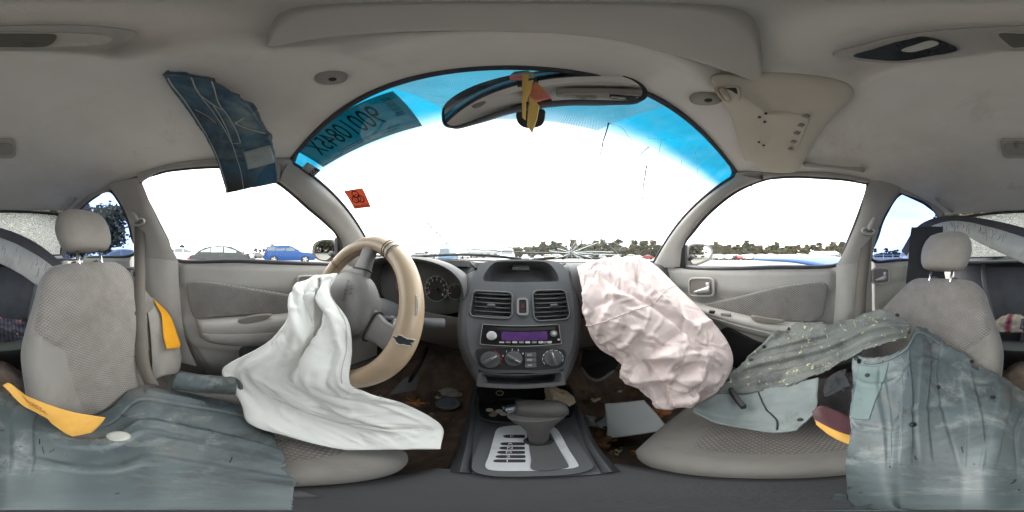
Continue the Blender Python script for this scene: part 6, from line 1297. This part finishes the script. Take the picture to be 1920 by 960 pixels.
def car_geo(kind):
    d = CAR[kind]; L, W = d['L'], d['W']/2
    lowx = [p[0] for p in d['low']]; S = []
    for f in np.linspace(0, 1, 40):
        zb = np.interp(f, lowx, [p[1] for p in d['low']]); zt = np.interp(f, lowx, [p[2] for p in d['low']]); w_ = W*(1-.16*max(0, (abs(f-.5)-.36)/.14)**2); y = (f-.5)*L; sh = zb+(zt-zb)*.55
        for wc_ in d['wh']:
            t = abs((f-wc_)*L)/(d['r']*1.15)
            if t < 1: zb = max(zb, d['r']*1.15*math.sqrt(1-t*t)+.28*.5)
        sh = max(sh, zb+.02)
        S.append([(y, -w_*.97, zb), (y, -w_, (zb+sh)/2), (y, -w_, sh), (y, -w_*.95, zt-.03), (y, -w_*.86, zt), (y, 0, zt+.02), (y, w_*.86, zt), (y, w_*.95, zt-.03), (y, w_, sh), (y, w_, (zb+sh)/2), (y, w_*.97, zb)])
    body = loft(np.array(S)); rx = [p[0] for p in d['roof']]; S = []
    def hwr(z, z0, z1): return W*(.88-.22*(z-z0)/(z1-z0+1e-6)) if z1 > z0 else W*.88
    zmax = max(p[1] for p in d['roof'])
    def zbelt(f): return np.interp(f, lowx, [p[2] for p in d['low']])
    for f in np.linspace(rx[0], rx[-1], 26):
        zt = np.interp(f, rx, [p[1] for p in d['roof']]); z0 = zbelt(f)-.02; zt = max(zt, z0+.005); w1 = W*(.88-.20*min(1, (zt-z0)/.5)); y = (f-.5)*L
        S.append([(y, -W*.88, z0), (y, -w1, zt-.02), (y, -w1*.82, zt+.0), (y, 0, zt+.02), (y, w1*.82, zt), (y, w1, zt-.02), (y, W*.88, z0)])
    green = loft(np.array(S)); wins = []
    for s in (-1, 1):
        for (f0, f1), (z0, z1) in d['win']:
            Q = []
            for f, z in ((f0, z0), (f1, z0), (f1, z1), (f0, z1)):
                zr = np.interp(f, rx, [p[1] for p in d['roof']])-.06; z = min(z, zr); zb = zbelt(f)-.02; w_ = W*(.88-.20*min(1, (z-zb)/.5)); Q.append(((f-.5)*L, s*(w_+.012), z))
            Q = np.array(Q); wins.append(loft(np.array([Q, Q-np.array((0, s*.02, 0))])))
    for i0, i1 in ((0, 1), (-2, -1)):                 # screens front and back
        (fa, za), (fb, zb_) = d['roof'][i0], d['roof'][i1]; pa, pb_ = .12, .9; Q = []
        for t, in ((pa,), (pb_,)):
            f = fa+(fb-fa)*t; z = za+(zb_-za)*t; 
            for s in (-1, 1): Q.append(((f-.5)*L + (.015 if i0 else -.015), s*W*(.80-.16*min(1, max(0, (z-zbelt(f))/.5))), z+.03))
        Q = np.array([Q[0], Q[1], Q[3], Q[2]]); wins.append(loft(np.array([Q, Q-np.array((0, 0, .012))])))
    wheels = []
    for f in d['wh']:
        for s in (-1, 1):
            c = np.array(((f-.5)*L, s*(W-.10), d['r'])); ty = [[c+np.array((r*math.cos(q), s*h, r*math.sin(q))) for q in np.linspace(0, 2*math.pi, 22, endpoint=False)] for r, h in ((d['r']*.6, -.10), (d['r']*.97, -.10), (d['r'], -.05), (d['r'], .06), (d['r']*.97, .10), (d['r']*.68, .10))]
            rm_ = []
            for k in range(5):
                q = k/5*2*math.pi; dv_ = np.array((math.cos(q), 0, math.sin(q))); nn = np.array((-math.sin(q), 0, math.cos(q))); rm_.append(loft(np.array([[c+np.array((0, s*.09, 0))+dv_*r+nn*w_*a+np.array((0, s*h, 0)) for a, h in ((-1, 0), (1, 0), (1, .02), (-1, .02))] for r, w_ in ((.02, .035), (d['r']*.64, .05))])))
            rm_.append(loft(np.array([[c+np.array((d['r']*.68*k_*math.cos(q), s*h, d['r']*.68*k_*math.sin(q))) for q in np.linspace(0, 2*math.pi, 22, endpoint=False)] for k_, h in ((1, .10), (1, .075), (.9, .07), (.05, .06))])))
            wheels.append((loft(np.array(ty)), join(*rm_)))
    zl = zbelt(.02)*.82; lights = []
    for s in (-1, 1): lights.append(('tail_light', box((-L/2+.06, s*W*.78, zl), (.14, .26, .16)))); lights.append(('headlight', box((L/2-.10, s*W*.72, zbelt(.97)*.92), (.22, .30, .12))))
    return body, green, wins, wheels, lights
def place(V, p, yaw):
    c, s = math.cos(yaw), math.sin(yaw); V = np.asarray(V); return np.stack([V[:, 0]*c-V[:, 1]*s+p[0], V[:, 0]*s+V[:, 1]*c+p[1], V[:, 2]+p[2]], 1)
GEO = {k: car_geo(k) for k in CAR}
def full_car(kind, label, cat, p, yaw, pm, gm='car_glass', crush=False):
    body, green, wins, wheels, lights = GEO[kind]; o = thing('parked_car', label, cat, p, frame=WORLD)
    def cr__(V):
        V = np.array(V, dtype=float)
        if crush:
            for v in V:
                t = sstep(.9, 1.7, v[0]); v[0] -= t*.55*(v[0]-.9); v[2] += t*(.20*noise.noise(Vector(v*3))+.05); v[1] += t*.15*noise.noise(Vector(v*4+Vector((5, 0, 0)) if False else Vector((v[0]*4+5, v[1]*4, v[2]*4))))
        return place(V, p, yaw)
    part('body', cr__(body[0]), body[1], pm, o, auto=40); part('cabin', cr__(green[0]), green[1], pm, o, auto=40)
    for V, F in wins: part('window', cr__(V), F, M[gm], o, smooth=False)
    for (tV, tF), (rV, rF) in wheels: t = part('tyre', cr__(tV), tF, M['tyre'], o, auto=40); part('rim', cr__(rV), rF, M['rim'], t, smooth=False)
    for nm, (V, F) in lights:
        if not (crush and nm == 'headlight'): part(nm, cr__(V), F, M['tail'] if nm == 'tail_light' else M['head'], o, bevel=.03)
    if crush:
        for k in range(26):
            c = place(np.array([[random.uniform(1.0, 1.75), random.uniform(-.7, .7), random.uniform(.35, .95)]]), p, yaw)[0]; V, F = box(c, (random.uniform(.1, .35), random.uniform(.08, .3), random.uniform(.04, .2)), random.uniform(0, 3)); V = V+np.random.uniform(-.06, .06, V.shape); part('crushed_piece', V, F, random.choice([M['black'], M['silver'], M['dark_grey'], pm]), o, smooth=False)
    return o
suv_p = out_at(543, 15.6); full_car('suv', 'blue hatchback SUV parked beyond the driver window', 'car', suv_p, R_(78), paint('blue_paint', (.010, .055, .20)))
sed_p = out_at(424, 10.2); full_car('sedan', 'grey sedan with crushed front end parked beyond the driver window', 'car', sed_p, R_(100), paint('grey_paint', (.035, .037, .040)), 'car_glass_pale', crush=True)
full_car('sedan', 'white sedan partly hidden behind the grey crushed sedan', 'car', out_at(346, 15), R_(116), paint('white_paint', (.7, .7, .7)))
full_car('sedan', 'pale silver sedan seen through the blue rear window on the driver side', 'car', out_at(222, 11.5), R_(-40), paint('silver_paint', (.3, .32, .35)))
full_car('van', 'blue grey van seen low through the windshield on the driver side', 'van', out_at(842, 26), R_(95), paint('van_paint', (.12, .2, .3)))
full_car('van', 'white van facing the windshield above the dashboard', 'van', out_at(952, 22), R_(-92), paint('van_white', (.65, .67, .68)))
full_car('suv', 'white van body standing behind the fence beyond the passenger rear window', 'car', out_at(1712, 14), R_(-55), bpy.data.materials['white_paint'])
# low blue hood beyond the passenger window
full_p = out_at(1520, 4.2)
P = np.array([[(.9*a, 1.6*b, .95+.10*(1-a*a)*(1-.5*b*b)-.12*max(0, -b)**2) for a in np.linspace(-1, 1, 16)] for b in np.linspace(-1, 1, 24)]); n = P.shape[:2]; V, F, _ = sheet(P, .05); V = place(V, full_p, R_(-62)); single('loose_blue_hood', 'low blue car hood just outside the passenger window sill', 'hood', V, F, bpy.data.materials['blue_paint'], frame=WORLD)
V2 = []
# ---- rows of far cars: one mesh each, two looks, shared data
def simple(kind, pm, nm):
    body, green, wins, wheels, lights = GEO[kind]; L = [body, green]+wins+[w_[0] for w_ in wheels]; V, F = join(*L); nb = len(body[1])+len(green[1]); nw = sum(len(w_[1]) for w_ in wins); return mesh(nm, V, F, [pm, M['car_glass'], M['tyre']], True, None, [0]*nb+[1]*nw+[2]*(len(F)-nb-nw))
cl_ = [('white', (.5, .5, .5)), ('silver', (.22, .225, .23)), ('red', (.18, .015, .015)), ('black', (.03, .03, .033)), ('dark grey', (.1, .1, .11)), ('tan', (.32, .28, .22))]
SM = {}
for cn, c in cl_:
    pm = paint('far_'+cn.replace(' ', '_'), c)
    for k in ('sedan', 'suv'): SM[cn, k] = simple(k, pm, 'far_car')
rc = random.Random(5); used = 0
for row, (dist, px0, px1, step) in enumerate(((46, 1338, 1535, 7.5), (58, 1340, 1600, 6.4), (74, 1338, 1600, 5.6))):
    px = px0
    while px < px1:
        cn = rc.choices([c[0] for c in cl_], [6, 4, 1.4, 1.5, 2, 1])[0]; k = rc.choice(('sedan', 'suv', 'sedan')); p = out_at(px, dist+rc.uniform(-1, 1)); lo = R_((px-960)*.1875)
        o = bpy.data.objects.new('far_car', SM[cn, k]); COL.objects.link(o); o.location = p; o.rotation_euler = (0, 0, -lo+math.pi/2+R_(rc.uniform(-25, 25))+(math.pi if rc.random() < .5 else 0)); tagp(o, f'small {cn} {"SUV" if k == "suv" else "sedan"} in the far rows of parked cars', 'car', 'far rows of parked cars'); px += step*rc.uniform(.85, 1.25)
for px, dist, cn, k in ((790, 40, 'silver', 'suv'), (812, 36, 'white', 'sedan'), (866, 44, 'white', 'suv'), (985, 40, 'silver', 'sedan'), (1048, 52, 'white', 'suv'), (1105, 55, 'dark grey', 'sedan'), (1130, 50, 'silver', 'suv'), (1155, 54, 'white', 'sedan'), (1212, 50, 'red', 'sedan'), (880, 60, 'silver', 'suv'), (900, 62, 'dark grey', 'sedan'), (1010, 58, 'white', 'sedan'), (1030, 60, 'tan', 'suv'), (1180, 60, 'tan', 'suv'), (1195, 62, 'white', 'sedan'), (458, 48, 'white', 'sedan'), (475, 52, 'silver', 'sedan'), (484, 46, 'dark grey', 'suv')):
    o = bpy.data.objects.new('far_car', SM[cn, k]); COL.objects.link(o); o.location = out_at(px, dist); o.rotation_euler = (0, 0, R_(px)); tagp(o, f'small {cn} {"SUV" if k == "suv" else "sedan"} far off across the lot', 'car', 'cars far off across the lot')
# ---- trees
M['bark'] = mat('bark', (.07, .055, .045), .95, .1, .3, 6); LEAF = [mat('leaf_green', (.11, .112, .078), .8, .2, .4, 3), mat('leaf_olive', (.125, .11, .078), .8, .2, .4, 3), mat('leaf_dark', (.085, .095, .062), .8, .2, .4, 3), mat('leaf_brown', (.14, .112, .082), .8, .2, .4, 3)]  # leaf colours lightened and greyed in place of haze over the far trees
def tree_geo(kind, seed, nleaf):
    rg = random.Random(seed); H = {'broad': 11, 'pine': 15, 'bare': 8, 'bush': 6.5}[kind]; L = [tube(cr([(0, 0, -.2), (.1, .05, H*.3), (rg.uniform(-.3, .3), .1, H*.65), (rg.uniform(-.4, .4), 0, H*.95)], 10), np.linspace(.22, .04, 10), 6)]; tips = []
    nb = {'broad': 30, 'pine': 22, 'bare': 16, 'bush': 26}[kind]
    for b in range(nb):
        h = H*(rg.uniform(.12, .92) if kind != 'pine' else rg.uniform(.55, .97)); q = rg.uniform(0, 6.28); l = {'broad': 3.2, 'pine': 2.3, 'bare': 2.2, 'bush': 2.4}[kind]*(1-.6*abs(h/H-.6))*rg.uniform(.6, 1.1); e = np.array((l*math.cos(q), l*math.sin(q), h+rg.uniform(.2, 1.2))); L.append(tube([(0, 0, h-.5), e*.5+np.array((0, 0, h*.5-.1)), e], [.08, .05, .015], 5)); tips += [e, e*.65+np.array((0, 0, h*.35))]
        if kind == 'bare':
            for _ in range(4): e2 = e+np.array((rg.uniform(-.8, .8), rg.uniform(-.8, .8), rg.uniform(.2, 1.2))); L.append(tube([e*.8+np.array((0, 0, h*.2)), e2], [.03, .01], 4))
    V, F = join(*L); trunk = mesh('trunk', V, F, M['bark']); LV, LF = [], []
    for i in range(nleaf):
        t = rg.choice(tips); sg_ = {'broad': .85, 'pine': .65, 'bare': .5, 'bush': .7}[kind]; c = np.array(t)+np.array((rg.gauss(0, sg_), rg.gauss(0, sg_), rg.gauss(0, sg_*.65))); s = rg.uniform(.22, .55); a = np.array((rg.gauss(0, 1), rg.gauss(0, 1), rg.gauss(0, 1))); a /= np.linalg.norm(a); b = np.cross(a, (rg.gauss(0, 1), rg.gauss(0, 1), rg.gauss(0, 1))); b /= np.linalg.norm(b)+1e-9; o = len(LV); LV += [c-a*s, c+b*s*.6, c+a*s, c-b*s*.6]; LF.append((o, o+1, o+2, o+3))
    return trunk, (np.array(LV), LF)
TG = {}
for i, (k, nl) in enumerate((('broad', 5200), ('pine', 3600), ('bush', 4200), ('bare', 160), ('broad', 4800), ('pine', 3000))):
    tr, (LV, LF) = tree_geo(k, 30+i, nl); TG[i] = (k, tr, [mesh('crown', LV, LF, m_, False) for m_ in LEAF])
def tree(gi, li, p, sc_, rot, label, group=None):
    k, tr, cr2 = TG[gi]; o = bpy.data.objects.new({'pine': 'pine_tree'}.get(k, 'leafy_tree'), None); COL.objects.link(o); o.location = p; o.scale = (sc_[0], sc_[0], sc_[1]); o.rotation_euler = (0, 0, rot); tagp(o, label, 'tree', group)
    for nm, me in (('trunk', tr), ('crown', cr2[li])): c = bpy.data.objects.new(nm, me); COL.objects.link(c); c.parent = o
rt = random.Random(9)
def scrub(name, px0, px1, dist, h0, n_, label, mt):
    LV, LF = [], []; rg = random.Random(int(px0))
    for i in range(n_):
        px = rg.uniform(px0, px1); p = out_at(px, dist*rg.uniform(.97, 1.12)); top_ = h0*(.75+.5*noise.noise(Vector((px*.06, dist, 0)))+.35*noise.noise(Vector((px*.3, 3, 0)))); c = p+np.array((0, 0, rg.uniform(0, 1)**.8*max(.6, top_))); s = rg.uniform(.35, .9)*dist/150; a = np.array((rg.gauss(0, 1), rg.gauss(0, 1), rg.gauss(0, 1))); a /= np.linalg.norm(a); b = np.cross(a, (rg.gauss(0, 1), rg.gauss(0, 1), rg.gauss(0, 1))); b /= np.linalg.norm(b)+1e-9; o = len(LV); LV += [c-a*s, c+b*s*.7, c+a*s, c-b*s*.7]; LF.append((o, o+1, o+2, o+3))
    single(name, label, 'undergrowth', np.array(LV), LF, LEAF[:], smooth=False, fm=[rg.choice((0, 1, 1, 2, 3)) for _ in LF], kind='stuff', frame=WORLD)
scrub('undergrowth', 1300, 1625, 185, 10.5, 46000, 'brown green woodland edge behind the far rows of cars', 1)
scrub('undergrowth', 995, 1240, 112, 7.0, 40000, 'brown green woodland edge seen low through the windshield', 1)
scrub('undergrowth', 1790, 2085, 36, 5.2, 16000, 'green woodland edge behind the rear window', 0)
scrub('undergrowth', 1625, 1760, 170, 4.5, 5000, 'dark woodland edge beyond the metal fence', 2)
def line(px0, px1, step, dist, kinds, hs, lab, grp):
    px = px0
    while px < px1: g_ = rt.choice(kinds); s = rt.uniform(*hs); tree(g_, rt.choice((0, 1, 1, 2, 3) if g_ != 3 else (3,)), out_at(px, dist*rt.uniform(.95, 1.15)), (s*1.15, s), rt.uniform(0, 6), lab, grp); px += step*rt.uniform(.7, 1.3)
line(1300, 1620, 3.0, 190, (0, 1, 2, 4, 5), (.75, 1.15), 'tree in the far line beyond the parked car rows', 'treeline beyond the parked car rows')
line(1000, 1235, 2.7, 110, (0, 1, 2, 4, 5), (.45, .85), 'tree in the line seen through the windshield', 'treeline seen through the windshield')
line(950, 1000, 4, 120, (0, 4, 2), (.5, .75), 'tree beside the low building seen through the windshield', 'treeline by the low building')
line(1640, 1720, 7, 160, (0, 2, 5), (.5, .7), 'tree far off beyond the fence and the rear window', 'trees beyond the fence')
line(445, 495, 8, 150, (5, 1, 2), (.4, .7), 'small tree on the horizon beyond the grey sedan', 'trees on the horizon beyond the sedan')
line(1800, 1990, 5.5, 34, (0, 4, 2), (.85, 1.1), 'leafy tree close behind the rain spotted rear window', 'trees behind the rear window')
line(2000, 2080, 12, 30, (0, 4), (.8, .95), 'leafy tree behind the rear window on the driver side', 'trees behind the rear window, driver side')
tree(4, 0, out_at(203, 23), (.72, .66), 1., 'round leafy tree seen through the blue rear window on the driver side'); tree(1, 2, out_at(1400, 105), (.75, .72), 0, 'tall pine standing above the far treeline'); tree(5, 2, out_at(1362, 125), (.7, .62), 2, 'thin pine left of the tallest pine beyond the passenger window'); tree(1, 0, out_at(1342, 120), (.8, .75), 3, 'full pine next to the passenger door mirror')
tree(3, 3, out_at(508, 60), (.75, .75), 0, 'bare branched tree behind the blue SUV'); tree(5, 2, out_at(341, 90), (.5, .45), 0, 'small pine at the rear edge of the driver window'); tree(2, 1, out_at(800, 70), (.4, .4), 0, 'small bush tree beside the driver side crack in the windshield'); tree(3, 3, out_at(1735, 40), (.7, .7), 0, 'sparse tree above the bumper seen through the rear window')
# ---- low building, tents, fence
def shed(p, yaw, w_, d_, h, rh, label, wallm, roofm):
    o = thing('low_building', label, 'building', p, frame=WORLD); V, F = box((0, 0, h/2), (w_, d_, h)); part('wall', place(V, p, yaw), F, wallm, o, smooth=False)
    S = np.array([[(x, -d_/2-.3, h), (x, 0, h+rh), (x, d_/2+.3, h), (x, 0, h-.05)] for x in (-w_/2-.3, w_/2+.3)]); V, F = loft(S); part('roof', place(V, p, yaw), F, roofm, o, smooth=False)
    for k in range(int(w_//3)):
        V, F = box((-w_/2+1.5+3*k, -d_/2-.02, h*.45), (1.4, .05, h*.5)); part('door', place(V, p, yaw), F, M['dark_grey'], o, smooth=False)
M['wall_grey'] = mat('wall_grey', (.35, .36, .37), .8, .2, .1, 1); M['roof_grey'] = mat('roof_grey', (.28, .30, .32), .6, .3, .1, 1); M['tent'] = mat('tent', (.75, .76, .76), .7, .2, .05, 1)
shed(out_at(905, 75), R_(10), 16, 9, 2.6, 1.6, 'low grey building with a pitched roof seen through the windshield', M['wall_grey'], M['roof_grey'])
for k, px in enumerate((1530, 1546, 1560)): shed(out_at(px, 70), R_(-70), 4, 4, 2.2, .9, ('leftmost', 'middle', 'rightmost')[k]+' of the three white canopy tents beyond the passenger window', M['tent'], M['tent'])
f0, f1 = out_at(1600, 9.5), out_at(1735, 11.5); fe = thing('metal_fence', 'grey metal rail fence beyond the passenger rear window', 'fence', f0, frame=WORLD); M['galv'] = mat('galv', (.38, .40, .42), .45, .5, .1, 5, metal=.5)
for h in (.25, .60, .90, 1.12): V, F = tube([f0+(0, 0, h), f1+(0, 0, h)], .022, 6); part('rail', V, F, M['galv'], fe)
for t in np.linspace(0, 1, 9): p = f0+(f1-f0)*t; V, F = tube([p-(0, 0, .1), p+(0, 0, 1.2)], .03, 8); part('post', V, F, M['galv'], fe)
